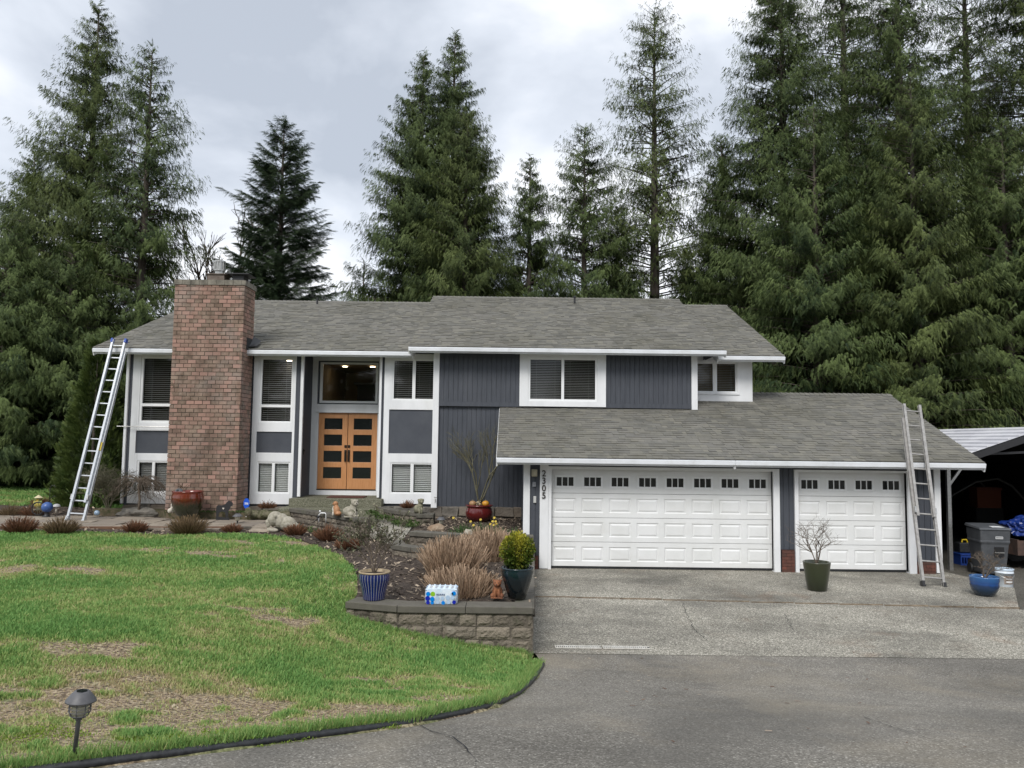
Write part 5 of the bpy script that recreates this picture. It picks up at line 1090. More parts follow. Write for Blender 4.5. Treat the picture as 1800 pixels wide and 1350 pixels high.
pumpkin(.0, .0, .08, mat('gourd_striped', (.03, .02, .01), .5, (.42, .33, .2), 16, 1, lo=.47, hi=.53), 'dark mottled gourd in the middle of the deep red pot')
pumpkin(.155, .0, .088, mat('gourd_orange', (.55, .26, .025), .45), 'orange yellow pumpkin, right of the three gourds in the deep red pot')
# big urn
L0 = (PY(329, 900, 18.15).x, 18.15, .90); ug = glaze('red_green_glaze', [(0, (.008, .016, .006)), (.45, (.020, .022, .008)), (.62, (.07, .022, .010)), (.85, (.16, .030, .012)), (1, (.14, .02, .01))], .56, .15, .12, 18)
t = pot('glazed_urn', L0, [(.001, 0), (.21, 0), (.24, .02), (.315, .16), (.355, .34), (.36, .44), (.34, .52), (.345, .545), (.355, .56), (.34, .575), (.30, .57), (.30, .48)], ug, 'large barrel shaped urn with red over green glaze in front of the brick chimney', 'urn', .29, .50)
bare('x', (-.12, 0, .5), .35, .8, None, None, 2, .007, 'straw', seed=5, stems=3, parent=t, part='dry_stems')
def solar(loc, s, label, rot=None, cage=True, name='solar_path_light', H=.42, capr=.085, group=None):
    t = empty(name, loc, 0, label, 'path light', group)
    if rot: t.rotation_euler = rot
    t.scale = (s, s, s); b = MB(); b.tube([(0, 0, -.1), (0, 0, H*.55), (0, 0, H*.56), (0, 0, H*.61)], [.011, .012, .016, .022], 12); b.build('stake', M['solarblack'], t, smooth=True)
    b = MB(); zc = H*.62; b.lathe([(.001, zc+.13), (.038, zc+.132), (.042, zc+.126), (.048, zc+.122), (capr, zc+.085), (capr+.002, zc+.078), (.05, zc+.082), (.001, zc+.085)], n=36); b.build('cap', M['solarblack'], t, smooth=True)
    b = MB(); b.lathe([(.001, zc), (.036, zc+.004), (.047, zc+.08)], n=24); b.build('lens', M['lens'], t, smooth=True)
    b = MB()
    if cage:
        for k in range(8): a = k*math.pi/4+.2; b.tube([(math.cos(a)*.022, math.sin(a)*.022, zc-.012), (math.cos(a)*.046, math.sin(a)*.046, zc+.008), (math.cos(a)*.055, math.sin(a)*.055, zc+.03), (math.cos(a)*.055, math.sin(a)*.055, zc+.082)], .0028, 5)
        for z_, rr in ((zc+.028, .055), (zc+.046, .055), (zc+.064, .055), (zc+.006, .046)): b.tube([(math.cos(a)*rr, math.sin(a)*rr, z_) for a in np.linspace(0, 6.283, 25)], .0024, 4, cap=False)
        b.build('cage', M['solarblack'], t)
    b = MB(); b.lathe([(.001, zc+.1335), (.03, zc+.1335)], n=6); b.build('solar_panel', M['dglass'], t)
    return t
M['solarblack'] = mat('weathered_black_plastic', (.075, .075, .08), .5, (.12, .12, .125), 12, bump=.1); M['lens'] = mat('milky_lens', (.55, .53, .42), .3)
q_ = world_on((124, 1338), lambda x, y: asph_z(y)+.04); SL = solar((q_[0], q_[1]+.03, asph_z(q_[1])+.03), 1.0, 'black caged solar path light standing at the lawn edge in the foreground', rot=(0, .07, 0), H=.385, capr=.076)
p = PZ(417, 925, .72); solar((p.x, p.y, .72), 1.25, 'small grey path light in the border below the black dog silhouette', cage=False, H=.16, capr=.09)
solar((L0[0]-.12, L0[1]-.08, L0[2]+.46), 1.2, 'grey round solar lamp lying tipped in the top of the glazed urn', cage=False, rot=(1.0, 0, 0), H=.12, capr=.08)
p = PY(785, 905, 18.2); solar((p.x, 16.8, .80), 1.2, 'small grey path light left of the deep red pot near the stones', cage=False, H=.15, capr=.08)
# ---------------------------------------------------------------- statues
def statue(name, px, py, Y, z, label, cat='statue', rz=0, s=1.):
    x = PY(px, py, Y).x; t = empty(name, (x, Y, z), rz, label, cat); t.scale = (s, s, s); return t
def eye(t, pts, m=None, r=.008):
    for q in pts: b = MB(); b.ball(q, r, 8); b.build('eye', m or M['blacksteel'], t, smooth=True)
p = PZ(497, 934, .74)   # lying bulldog, head to the left, body rising behind
t = statue('bulldog_statue', 495, 920, p.y+.12, .72, 'big cream stone bulldog statue lying at the corner of the lawn, head to the left', rz=-.35)
blob('body', [((.10, .05, .17), (.22, .16, .16)), ((.24, .07, .11), (.13, .14, .11)), ((-.02, .02, .22), (.16, .16, .17)), ((-.15, -.03, .27), (.155, .17, .165)), ((-.26, -.06, .20), (.08, .12, .085)), ((-.245, -.13, .16), (.055, .04, .08)), ((-.245, .03, .16), (.055, .04, .08)), ((-.14, -.13, .04), (.16, .055, .05)), ((-.14, .10, .04), (.16, .05, .05)), ((-.07, -.16, .34), (.05, .02, .05)), ((-.23, -.11, .32), (.035, .04, .02)), ((-.235, .02, .32), (.035, .04, .02))], M['cstone'], t, .010, smooth=2)
eye(t, [(-.275, -.115, .295), (-.29, .01, .295)], r=.014); eye(t, [(-.34, -.06, .225)], r=.02)
# sitting bulldog and tan dog on the wall end
t = statue('bulldog_statue', 618, 902, 16.72, 1.06, 'white and grey stone bulldog statue sitting on the end of the dark block wall', rz=.25)
blob('body', [((-.06, .02, .11), (.13, .10, .11)), ((.03, -.01, .16), (.09, .09, .13)), ((.06, -.04, .30), (.082, .082, .078)), ((.085, -.09, .275), (.055, .05, .045)), ((.07, -.09, .07), (.03, .035, .09)), ((.10, -.02, .07), (.03, .035, .09)), ((-.02, -.09, .05), (.07, .04, .05)), ((.0, .0, .345), (.03, .02, .03)), ((.11, .0, .34), (.03, .02, .03)), ((.075, -.12, .02), (.04, .045, .02)), ((.12, -.05, .02), (.04, .04, .02))], M['cstone'], t, .008)
b = MB(); b.box(-.16, .16, -.14, .10, -.005, .012); b.build('base', M['cstone'], t, bevel=.01); eye(t, [(.055, -.118, .325), (.115, -.10, .325)], r=.009); eye(t, [(.095, -.14, .29)], r=.012)
t = statue('dog_statue', 592, 902, 16.9, 1.06, 'tan and white dog statue sitting with its head turned away beside the white bulldog', rz=2.6)
blob('body', [((0, 0, .10), (.075, .07, .11)), ((.03, 0, .17), (.06, .06, .08)), ((.045, 0, .26), (.055, .055, .05)), ((.095, 0, .245), (.035, .03, .025)), ((-.05, 0, .05), (.07, .075, .05)), ((.03, .055, .25), (.02, .012, .035)), ((.03, -.055, .25), (.02, .012, .035))], M['tanfur'], t, .008)
blob('white_chest', [((.075, 0, .13), (.045, .05, .09)), ((.08, .03, .04), (.025, .022, .05)), ((.08, -.03, .04), (.025, .022, .05))], M['cream'], t, .008)
# small dog on curved wall
t = statue('dog_statue', 737, 893, 17.84, 1.045, 'small mossy stone dog statue sitting on the pier of the curved entry wall', rz=.3)
blob('body', [((-.03, .02, .10), (.10, .08, .10)), ((.02, -.01, .17), (.07, .07, .10)), ((.03, -.03, .275), (.07, .07, .065)), ((.045, -.085, .26), (.04, .035, .035)), ((.045, -.07, .06), (.025, .03, .08)), ((-.005, -.07, .06), (.025, .03, .08)), ((-.025, -.02, .30), (.025, .02, .035)), ((.085, -.01, .30), (.025, .02, .035)), ((-.07, .05, .05), (.05, .05, .05))], M['cstone_dark'], t, .008)
eye(t, [(.01, -.095, .295), (.07, -.09, .295), (.045, -.122, .268)])
# terracotta sitting dog on front wall
p = PZ(874, 1052, .622); t = statue('dog_figurine', 874, 1050, p.y+.05, .622, 'small brown terracotta dog figurine sitting beside the dark teal pot', 'figurine', rz=-.1)
blob('body', [((0, .02, .08), (.072, .06, .08)), ((0, 0, .12), (.058, .05, .055)), ((0, -.015, .195), (.058, .05, .046)), ((0, -.062, .18), (.034, .028, .024)), ((-.045, -.005, .228), (.018, .012, .018)), ((.045, -.005, .228), (.018, .012, .018)), ((-.028, -.045, .05), (.02, .022, .065)), ((.028, -.045, .05), (.02, .022, .065)), ((-.065, -.01, .03), (.028, .05, .032)), ((.065, -.01, .03), (.028, .05, .032))], M['terra'], t, .0055)
b = MB(); b.box(-.08, .08, -.07, .07, 0, .016); b.build('base', M['terra'], t, bevel=.004); eye(t, [(-.022, -.062, .208), (.022, -.062, .208)], r=.006); eye(t, [(0, -.09, .188)], r=.008)
# dog silhouette
def poly_plate(b, pts, y0, y1):
    n = len(pts); b.add([(x, y0, z) for x, z in pts]+[(x, y1, z) for x, z in pts], [tuple(range(n)), tuple(reversed(range(n, 2*n)))]+[(i, i+n, (i+1) % n+n, (i+1) % n) for i in range(n)])
p = PY(394, 908, 18.3); t = statue('dog_silhouette_sign', 392, 908, 18.3, .86, 'flat black dog silhouette with a small heart standing in front of the chimney', 'garden sign')
b = MB(); poly_plate(b, [(-.16, 0), (-.11, 0), (-.10, .10), (-.02, .13), (.05, .10), (.06, .0), (.12, .0), (.12, .14), (.16, .20), (.17, .25), (.21, .26), (.22, .32), (.18, .37), (.12, .385), (.07, .34), (.04, .29), (-.04, .275), (-.13, .28), (-.165, .24), (-.17, .12)], 0, .008); b.box(-.17, -.02, 0, .01, -.1, .0)
b.build('silhouette', M['blacksteel'], t)
b = MB(); poly_plate(b, [(.0, .17), (.025, .205), (.012, .22), (0, .21), (-.012, .22), (-.025, .205)], -.004, -.001); b.build('heart', M['cream'], t)
b = MB(); b.box(-.13, .15, -.002, .006, -.09, -.01); b.build('name_plate', M['blacksteel'], t)
# security sign
t = statue('security_sign', 433, 890, 18.45, .90, 'small blue octagonal security sign on a stake beside the chimney corner', 'sign')
b = MB(); poly_plate(b, [(.075*math.cos(a+.3927), .27+.13*math.sin(a+.3927)) for a in np.linspace(0, 2*math.pi, 9)[:-1]], 0, .006); b.build('panel', mat('sign_blue', (.01, .09, .55), .4), t)
b = MB(); b.box(-.045, .045, -.003, -.001, .245, .29); b.build('lettering_band', M['vinyl'], t)
cu = bpy.data.curves.new('lettering', 'FONT'); cu.body = 'ADT'; cu.size = .05; cu.align_x = 'CENTER'; cu.extrude = .001; tmp = bpy.data.objects.new('tmp', cu); me = bpy.data.meshes.new_from_object(tmp); bpy.data.objects.remove(tmp); me.name = 'lettering'; me.materials.clear(); me.materials.append(bpy.data.materials['sign_blue']); d = bpy.data.objects.new('lettering', me); link(d, t); d.location = (0, -.005, .25); d.rotation_euler = (math.pi/2, 0, 0)
b = MB(); b.tube([(0, .01, -.05), (0, .01, .25)], .008, 6); b.build('stake', M['vinyl'], t)
b = MB(); b.lathe([(.001, .0), (.07, .0), (.09, .08), (.06, .18), (.001, .20)], n=12); o = b.build('garden_rock', M['mossrock'], smooth=True, loc=(PY(438, 893, 18.3).x, 18.25, .9)); tag(o, 'pale upright rock at the foot of the blue sign', 'rock')
# rabbit figurine
t = statue('rabbit_figurine', 299, 900, 18.2, .93, 'small cream and brown rabbit figurine left of the glazed urn', 'figurine', rz=.6)
blob('body', [((0, 0, .07), (.06, .05, .06)), ((.04, 0, .14), (.035, .03, .035)), ((.02, .012, .20), (.012, .01, .04)), ((.02, -.012, .20), (.012, .01, .04)), ((.05, 0, .04), (.03, .03, .03))], M['cream'], t, .007); eye(t, [(.065, -.02, .15), (.065, .02, .15)], r=.005)
# bird figurine (grey with black head)
p = PZ(865, 985, .6); t = statue('bird_figurine', 864, 982, p.y, .60, 'grey and white bird figurine with a dark head lying by the rear grass clump', 'figurine', rz=.15)
blob('body', [((0, 0, .09), (.17, .08, .065)), ((-.12, 0, .06), (.12, .05, .035)), ((.12, 0, .12), (.07, .06, .055))], mat('bird_grey', (.30, .31, .33), .5, (.5, .5, .5), 8), t, .009)
blob('head', [((.19, 0, .14), (.05, .045, .045)), ((.15, 0, .15), (.025, .05, .05))], M['blacksteel'], t, .008); blob('face', [((.225, -.02, .135), (.03, .035, .03)), ((.27, -.02, .13), (.03, .012, .01))], M['cream'], t, .007)
b = MB(); b.obox((-.05, -.082, .10), (.13, .01, -.02), (.0, .003, 0), (0.01, 0, .03)); b.build('wing', M['blackrubber'], t, bevel=.003)
# hose reel bracket / white bent pipe figurine on wall
t = statue('garden_hook', 562, 915, 17.35, .86, 'white metal bent garden ornament in front of the dark block wall', 'ornament')
b = MB(); b.tube([(-.02, 0, 0), (-.02, 0, .17), (.02, 0, .21), (.11, 0, .21), (.14, 0, .18), (.14, 0, .0)], .014, 8); b.build('hook', M['vinyl'], t, smooth=True); b = MB(); b.tube([(-.02, 0, .12), (-.07, 0, .06), (-.14, 0, .0)], [.016, .012, .006], 6); b.ball((-.03, -.01, .13), .03, 8); b.build('arm', M['blacksteel'], t, smooth=True); b = MB(); b.ball((.0, 0, .25), .022, 8); b.build('finial', M['vinyl'], t, smooth=True)
# ---------------------------------------------------------------- water pack
p = PZ(775, 1062, .622); t = empty('water_bottle_pack', (p.x, p.y+.13, .622), .0, 'shrink wrapped pack of water bottles with blue dots on the middle of the block wall', 'bottle pack')
M['pet'] = mat('clear_plastic', (.62, .70, .78), .12, coat=.6); M['wrap'] = mat('shrink_wrap', (.56, .68, .80), .15, (.75, .80, .85), 7, 3, coat=.8, bump=.5, bscale=9, bdist=.02)
for i in range(6):
    for j in range(4):
        x, y = -.172+i*.069, -.10+j*.068; b = MB(); b.lathe([(.001, .01), (.030, .01), (.032, .10), (.031, .140), (.022, .165), (.016, .172)], (x, y, 0), 12); b.lathe([(.016, .170), (.016, .186), (.001, .187)], (x, y, 0), 12); b.build('bottle', M['pet'], t, smooth=True)
b = MB(); n_x, n_y = 36, 24; vs_ = []
for j in range(n_y+1):
    for i in range(n_x+1):
        u, v = -.205+.41*i/n_x, -.134+.268*j/n_y; bu = max(0, math.cos((u+.172)/.069*2*math.pi))*max(0, math.cos((v+.10)/.068*2*math.pi)); ed = min(1, min(.205-abs(u), .134-abs(v))/.03); vs_.append((u, v, .180+.021*bu*ed+.014*ed))
b.add(vs_, [(j*(n_x+1)+i, j*(n_x+1)+i+1, (j+1)*(n_x+1)+i+1, (j+1)*(n_x+1)+i) for j in range(n_y) for i in range(n_x)]); b.build('film_top', M['wrap'], t, smooth=True)
b = MB(); X, Yh = .212, .140
ring = []
for z_, sx_, sy_ in ((.0, .96, .95), (.012, 1, 1), (.10, 1.005, 1.01), (.165, .99, .99), (.195, .955, .95)):
    for k in range(48):
        a = 2*math.pi*k/48; cx_, sy2 = math.cos(a), math.sin(a); ex = lambda v: math.copysign(abs(v)**.35, v); lump = 1+.012*math.cos(k*1.9+z_*20); ring.append((X*sx_*ex(cx_)*lump, Yh*sy_*ex(sy2)*lump, z_))
b.add(ring, [(i*48+k, i*48+(k+1) % 48, (i+1)*48+(k+1) % 48, (i+1)*48+k) for i in range(4) for k in range(48)]); b.build('wrap', M['wrap'], t, smooth=True)
dots = {'blue': (.0, .22, .70), 'navy': (.01, .02, .35), 'green': (.25, .50, .03), 'pale': (.42, .55, .72)}
DL = [(-.165, .13, .028, 'blue'), (-.105, .13, .030, 'green'), (-.17, .075, .030, 'navy'), (-.11, .065, .030, 'blue'), (-.165, .022, .024, 'navy'), (-.11, .02, .022, 'blue'), (.165, .14, .028, 'blue'), (.17, .03, .024, 'navy'), (.03, .02, .024, 'blue'), (.10, .03, .026, 'pale'), (-.04, .03, .026, 'pale'), (-.045, .08, .026, 'pale'), (.02, .075, .024, 'pale'), (.09, .085, .03, 'pale'), (.15, .085, .025, 'pale'), (.14, .13, .02, 'pale')]
for c_, rgb in dots.items():
    b = MB()
    for x, z_, rr, cn in DL:
        if cn == c_: b.add([(x, -.1455, z_)]+[(x+rr*math.cos(a), -.1455+.0, z_+rr*math.sin(a)) for a in np.linspace(0, 6.2832, 21)[:-1]], [(0, 1+i, 1+(i+1) % 20) for i in range(20)])
    b.build('printed_dots', mat('print_'+c_, rgb, .25), t)
b = MB()
for k, (x0, x1) in enumerate(((-.06, -.04), (-.035, -.02), (-.015, .005), (.01, .03), (.035, .05))): b.box(x0, x1, -.1465, -.1455, .122, .134)
b.box(-.06, .05, -.1465, -.1455, .110, .114); b.build('printed_text', mat('print_grey', (.12, .16, .28), .4), t)
# ---------------------------------------------------------------- ground cover, daffodils, stones
def cover(name, poly, n, zf, size, m, seed=0, hh=.12, kind='stuff', label=None):
    r = np.random.default_rng(seed); P0 = []
    xs_ = [q[0] for q in poly]; ys_ = [q[1] for q in poly]; x = r.uniform(min(xs_), max(xs_), n); y = r.uniform(min(ys_), max(ys_), n); k = poly_mask(x, y, poly); x, y = x[k], y[k]; z = np.array([zf(a, c) for a, c in zip(x, y)])+r.random(len(x))*hh*(.5+.5*np.sin(x*7)*np.sin(y*6)); P = np.stack([x, y, z], 1)
    o = leaves(name, P, r.normal(0, 1, P.shape)+np.array([0, 0, .8]), size, m, None, .55, seed); return tag(o, kind=kind)
M['gcover'] = leaf_mat('ground_cover_leaf', (.03, .055, .014), (.11, .17, .05)); M['daffleaf'] = leaf_mat('daffodil_leaf', (.04, .09, .03), (.12, .19, .07)); M['daff'] = mat('daffodil_yellow', (.75, .58, .10), .5)
cover('ground_cover', [(-3.3, 18.7), (-3.05, 18.2), (-2.6, 17.75), (-2.2, 17.45), (-1.95, 17.3), (-2.3, 16.9), (-2.75, 17.5), (-3.4, 18.2)], 5200, lambda x, y: .78+.18*sstep((y-16.8)/1.6), .055, M['gcover'], 3, .16)
cover('ground_cover', [(-4.9, 17.7), (-4.3, 17.0), (-3.6, 16.3), (-3.3, 15.9), (-3.6, 16.0), (-4.6, 16.9)], 1600, bed_z, .05, M['gcover'], 4, .12)
cover('moss', [(-8.3, 18.5), (-5.6, 18.5), (-5.6, 18.8), (-8.3, 18.8)], 2600, lambda x, y: .94, .03, M['gcover'], 5, .03)
M['weed'] = leaf_mat('clover_leaf', (.10, .17, .02), (.26, .36, .05))
for k_, (cx_, cy_, rx_, ry_) in enumerate([(-1.55, 4.95, .38, .14), (-2.05, 4.72, .3, .12), (-2.9, 4.8, .35, .2), (-1.0, 5.4, .25, .1), (-.3, 7.2, .2, .2)]):
    cover('clover', [(cx_+rx_*math.cos(a)*(1+.25*math.sin(3*a)), cy_+ry_*math.sin(a)*(1+.2*math.cos(4*a))) for a in np.linspace(0, 6.28, 18)[:-1]], 2600, lambda x, y: max(lawn_z(x, y), 0), .014, M['weed'], 60+k_, .022)
for i, (px, py, Y, wd, nf, lab) in enumerate([(812, 928, 15.35, .30, 3, 'leftmost daffodil clump behind the upper terrace wall'), (843, 926, 15.5, .34, 4, 'tallest daffodil clump below the deep red pot'), (868, 926, 15.3, .28, 3, 'daffodil clump just right of the tallest one, right of the deep red pot'), (900, 930, 15.1, .22, 0, 'spiky green flowerless bulb clump nearest the garage post')]):
    zb = .82; t = empty('daffodil_clump', (PY(px, py, Y).x, Y, zb), 0, lab, 'flowers', 'daffodils on the terrace'); r = np.random.default_rng(70+i)
    V, F, T = sticks(110 if nf else 40, wd*.7, .30, .7, .006, r, curve=.25); np_mesh('leaves', V, F, M['daffleaf'], t, tint=T)
    for k in range(nf):
        fx, fy, fz = r.uniform(-wd, wd), r.uniform(-.1, .1), r.uniform(.24, .40); b = MB(); b.tube([(fx*.6, fy, 0), (fx, fy, fz)], .004, 4); b.build('stem', M['twig_green'], t)
        b = MB()
        for q in range(6): a = q*math.pi/3; b.add([(fx, fy-.01, fz), (fx+.02*math.cos(a-.5), fy-.015, fz+.014*math.sin(a-.5)), (fx+.030*math.cos(a), fy-.012, fz+.030*math.sin(a)), (fx+.02*math.cos(a+.5), fy-.015, fz+.02*math.sin(a+.5))], [(0, 1, 2, 3)])
        b.tube([(fx, fy-.01, fz), (fx, fy-.045, fz)], [.009, .012], 8); b.build('flower', M['daff'], t)
def rock(name, px, py, Y, z, s, m, label, seed=0, cat='rock', group=None):
    R_ = random.Random(seed); bm = bmesh.new(); bmesh.ops.create_icosphere(bm, subdivisions=3, radius=1)
    for v in bm.verts: n_ = noise.noise(v.co*1.3+Vector((seed, 0, 0))); v.co *= 1+.35*n_; v.co.x *= s[0]; v.co.y *= s[1]; v.co.z *= s[2]
    me = bpy.data.meshes.new(name); bm.to_mesh(me); bm.free(); me.materials.append(m); o = bpy.data.objects.new(name, me); link(o); o.location = (PY(px, py, Y).x, Y, z); return tag(o, label, cat, group)
for i, (px, w_, lab) in enumerate([(447, .17, 'leftmost mossy edging rock under the window column by the chimney'), (465, .2, 'second mossy edging rock from the chimney'), (484, .22, 'third mossy edging rock from the chimney'), (501, .16, 'mossy edging rock nearest the porch step')]): rock('edging_rock', px, 897, 18.55, .90, (w_, .14, .11), M['mossrock'], lab, i, group='mossy rocks edging the strip by the porch')
rock('flat_stepping_stone', 455, 930, 16.75, .74, (.26, .2, .05), M['flag'], 'flat pale stepping stone at the lawn corner left of the lying bulldog', 9)
rock('garden_rock', 768, 918, 16.4, .86, (.17, .12, .10), mat('tan_rock', (.20, .13, .08), .9, (.32, .25, .18), 6, bump=.5), 'tan rock behind the upper terrace wall near the pier', 11)
rock('garden_rock', 823, 938, 14.62, .99, (.09, .08, .07), M['cstone'], 'small pale rock on the upper terrace wall in front of the daffodils', 12)
rock('garden_rock', 886, 940, 14.62, .98, (.11, .09, .045), M['blacksteel'], 'small black rock on the upper terrace wall near the garage', 14)
rock('garden_rock', 240, 903, 19.0, .86, (.5, .2, .14), M['stone'], 'large grey rock at the foot of the bare weeping maple', 15)
t = empty('glass_ball', (PY(170, 908, 18.6).x, 18.6, .84), 0, 'small pale blue glass ball on the ground right of the left ladder foot', 'ornament'); b = MB(); b.ball((0, 0, .05), .065, 16); b.build('ball', mat('pale_blue_glass', (.35, .48, .62), .1, coat=1), t, smooth=True); b = MB(); b.lathe([(.05, 0), (.04, .02)], n=12); b.build('stand', M['blacksteel'], t)
# ornament cluster at the left: separate pieces
def orn(name, px, py, Y, z, label, f, cat='ornament'):
    t = empty(name, (PY(px, py, Y).x, Y, z), 0, label, cat); f(t); return t
def f_ball(t): b = MB(); b.ball((0, 0, .22), .125, 20); b.build('ball', mat('cobalt_ball', (.03, .08, .26), .35, (.06, .12, .32), 8), t, smooth=True); b = MB(); b.lathe([(.09, 0), (.05, .04), (.045, .10), (.08, .13)], n=14); b.build('pedestal', M['blacksteel'], t, smooth=True)
orn('gazing_ball', 82, 905, 18.5, .80, 'cobalt blue gazing ball in the middle of the ornament cluster at the far left', f_ball)
def f_wheel(t):
    b = MB(); b.tube([(.15*math.cos(a), 0, .17+.15*math.sin(a)) for a in np.linspace(0, 6.283, 25)], .016, 6, cap=False); b.build('wheel_rim', M['blacksteel'], t)
    for k in range(6): a = k*math.pi/6; b = MB(); b.tube([(.15*math.cos(a), 0, .17+.15*math.sin(a)), (-.15*math.cos(a), 0, .17-.15*math.sin(a))], .006, 4); b.build('spoke', M['twig_green'], t)
orn('wagon_wheel', 66, 905, 18.7, .80, 'small black wheel ornament left of the cobalt ball', f_wheel)
def f_gnome(t):
    blob('body', [((0, 0, .12), (.08, .07, .12)), ((0, 0, .26), (.06, .055, .055)), ((-.08, -.02, .16), (.03, .03, .07)), ((.08, -.02, .16), (.03, .03, .07))], mat('gnome_yellow', (.55, .38, .05), .6, (.12, .25, .10), 12, 2), t, .008)
    b = MB(); b.lathe([(.10, .29), (.085, .30), (.05, .33), (.001, .36)], n=16); b.build('hat', mat('straw_hat', (.55, .48, .30), .7), t, smooth=True); b = MB(); b.lathe([(.001, 0), (.10, 0), (.10, .02), (.001, .02)], n=16); b.build('base', M['cstone'], t)
orn('garden_gnome', 67, 890, 18.9, .92, 'colourful garden figure in a pale hat behind the small black wheel', f_gnome, 'figurine')
def f_mush(t): b = MB(); b.tube([(0, 0, 0), (0, 0, .16)], [.03, .02], 8); b.build('stalk', M['cream'], t, smooth=True); b = MB(); b.lathe([(.09, .14), (.085, .17), (.05, .2), (.001, .21)], n=16); b.build('cap', mat('mushroom_grey', (.4, .4, .4), .5), t, smooth=True)
orn('mushroom_ornament', 99, 898, 18.9, .86, 'grey mushroom shaped ornament right of the cobalt ball', f_mush)
def f_hook(t): b = MB(); b.tube([(0, 0, 0), (0, 0, .55), (.03, 0, .62), (.10, 0, .64), (.14, 0, .58)], .009, 6); b.tube([(0, 0, .3), (.12, 0, .38), (.16, 0, .34)], .007, 5); b.build('shepherd_hook', M['blacksteel'], t, smooth=True)
orn('plant_hook', 86, 895, 19.2, .86, 'thin black curled plant hook beside the arborvitae', f_hook)
# ---------------------------------------------------------------- carport and its contents
CX, CE = 12.05, 9.45
t = empty('carport', (9.62, 17.0, 0), 0, 'open metal carport with a ribbed white roof at the right edge, beside the garage', 'carport')
inv = Matrix.Translation((-9.62, -17.0, 0))
def CP(b, nm, m, **k): o = b.build(nm, m, t, **k); o.matrix_parent_inverse = inv; return o
b = MB(); ze, zr, yA, yB = 2.30, 3.20, 17.2, 29.5
for sgn in (-1, 1):
    n = 11
    for k in range(n):
        f0, f1, f2 = k/n, (k+.86)/n, (k+1)/n; X = lambda f: CX+sgn*(CX-CE)*f; Z = lambda f: zr+(ze-zr)*f
        b.add([(X(f0), yA, Z(f0)), (X(f1), yA, Z(f1)), (X(f1), yB, Z(f1)), (X(f0), yB, Z(f0))], [(0, 1, 2, 3)])
        b.add([(X(f1), yA, Z(f1)), (X(f1), yA, Z(f1)+.035), (X(f2), yA, Z(f2)+.035), (X(f2), yA, Z(f2)), (X(f1), yB, Z(f1)), (X(f1), yB, Z(f1)+.035), (X(f2), yB, Z(f2)+.035), (X(f2), yB, Z(f2))], [(0, 1, 5, 4), (1, 2, 6, 5), (2, 3, 7, 6), (0, 3, 2, 1)])
CP(b, 'roof', mat('white_metal_roof', (.66, .66, .68), .4, (.55, .55, .58), 1.5))
b = MB()
for s in (-1, 1):
    xe = CX+s*(CX-CE); b.add([(CX, yA-.04, zr-.02), (xe, yA-.04, ze-.02), (xe, yA-.04, ze-.17), (CX, yA-.04, zr-.17), (CX, yA+.04, zr-.02), (xe, yA+.04, ze-.02), (xe, yA+.04, ze-.17), (CX, yA+.04, zr-.17)], [(0, 1, 2, 3), (4, 7, 6, 5), (3, 2, 6, 7), (0, 4, 5, 1)])
    b.bar((CX+s*1.6, 17.3, 2.55), (CX+s*.4, 17.3, 2.62), .05)
CP(b, 'gable_trim', M['blacksteel'])
b = MB(); b.box(9.60, 9.68, 17.0, 17.08, .02, 2.25); CP(b, 'post', M['galv'])
b = MB(); b.bar((9.64, 17.04, 1.85), (10.05, 17.04, 2.40), .05); CP(b, 'brace', M['galv'])
b = MB(); b.box(14.3, 14.38, 17.0, 17.08, .02, 2.25); CP(b, 'post', M['galv'])
M['darkwall'] = mat('carport_shade_black', (.014, .014, .015), .8)  # near-black, the carport's inner shade is put into this colour
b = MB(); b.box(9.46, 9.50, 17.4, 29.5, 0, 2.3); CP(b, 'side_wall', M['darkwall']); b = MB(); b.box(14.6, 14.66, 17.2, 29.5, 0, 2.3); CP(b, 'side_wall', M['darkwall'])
b = MB(); b.box(9.5, 14.6, 29.4, 29.5, 0, 2.3); b.add([(9.5, 29.45, 2.3), (14.6, 29.45, 2.3), (CX, 29.45, 3.18)], [(0, 1, 2)]); CP(b, 'added_rear_wall', M['darkwall'])  # added to close the back and keep the carport interior dark
b = MB(); b.add([(CE+.02, yA+.1, ze-.05), (CX, yA+.1, zr-.05), (CX, yB, zr-.05), (CE+.02, yB, ze-.05)], [(0, 1, 2, 3)]); b.add([(2*CX-CE-.02, yA+.1, ze-.05), (CX, yA+.1, zr-.05), (CX, yB, zr-.05), (2*CX-CE-.02, yB, ze-.05)], [(0, 3, 2, 1)]); CP(b, 'shade_lining', M['darkwall'])  # near-black sheet, shade under the roof put in as colour
# wheeled bin
xb_ = PY(1741, 1000, 16.4).x; t = empty('wheeled_bin', (xb_, 16.55, .01), -.12, 'large dark grey wheeled refuse bin with a pale lid label at the carport mouth', 'bin'); t.location.x += .06; t.scale = (.84, .84, .95); M['bin'] = mat('bin_grey', (.060, .065, .072), .5, (.085, .09, .097), 6, bump=.1)
b = MB(); P = []
for z_, x_, ya, yb_ in ((.06, .27, -.28, .28), (.30, .29, -.31, .30), (.72, .33, -.36, .34), (.76, .36, -.39, .36), (.80, .345, -.38, .36), (1.03, .36, -.40, .38)): P += [(-x_, ya, z_), (x_, ya, z_), (x_, yb_, z_), (-x_, yb_, z_)]
b.add(P, [(4*i+k, 4*i+(k+1) % 4, 4*i+4+(k+1) % 4, 4*i+4+k) for i in range(5) for k in range(4)]+[(3, 2, 1, 0)]); b.build('body', M['bin'], t, bevel=.025)
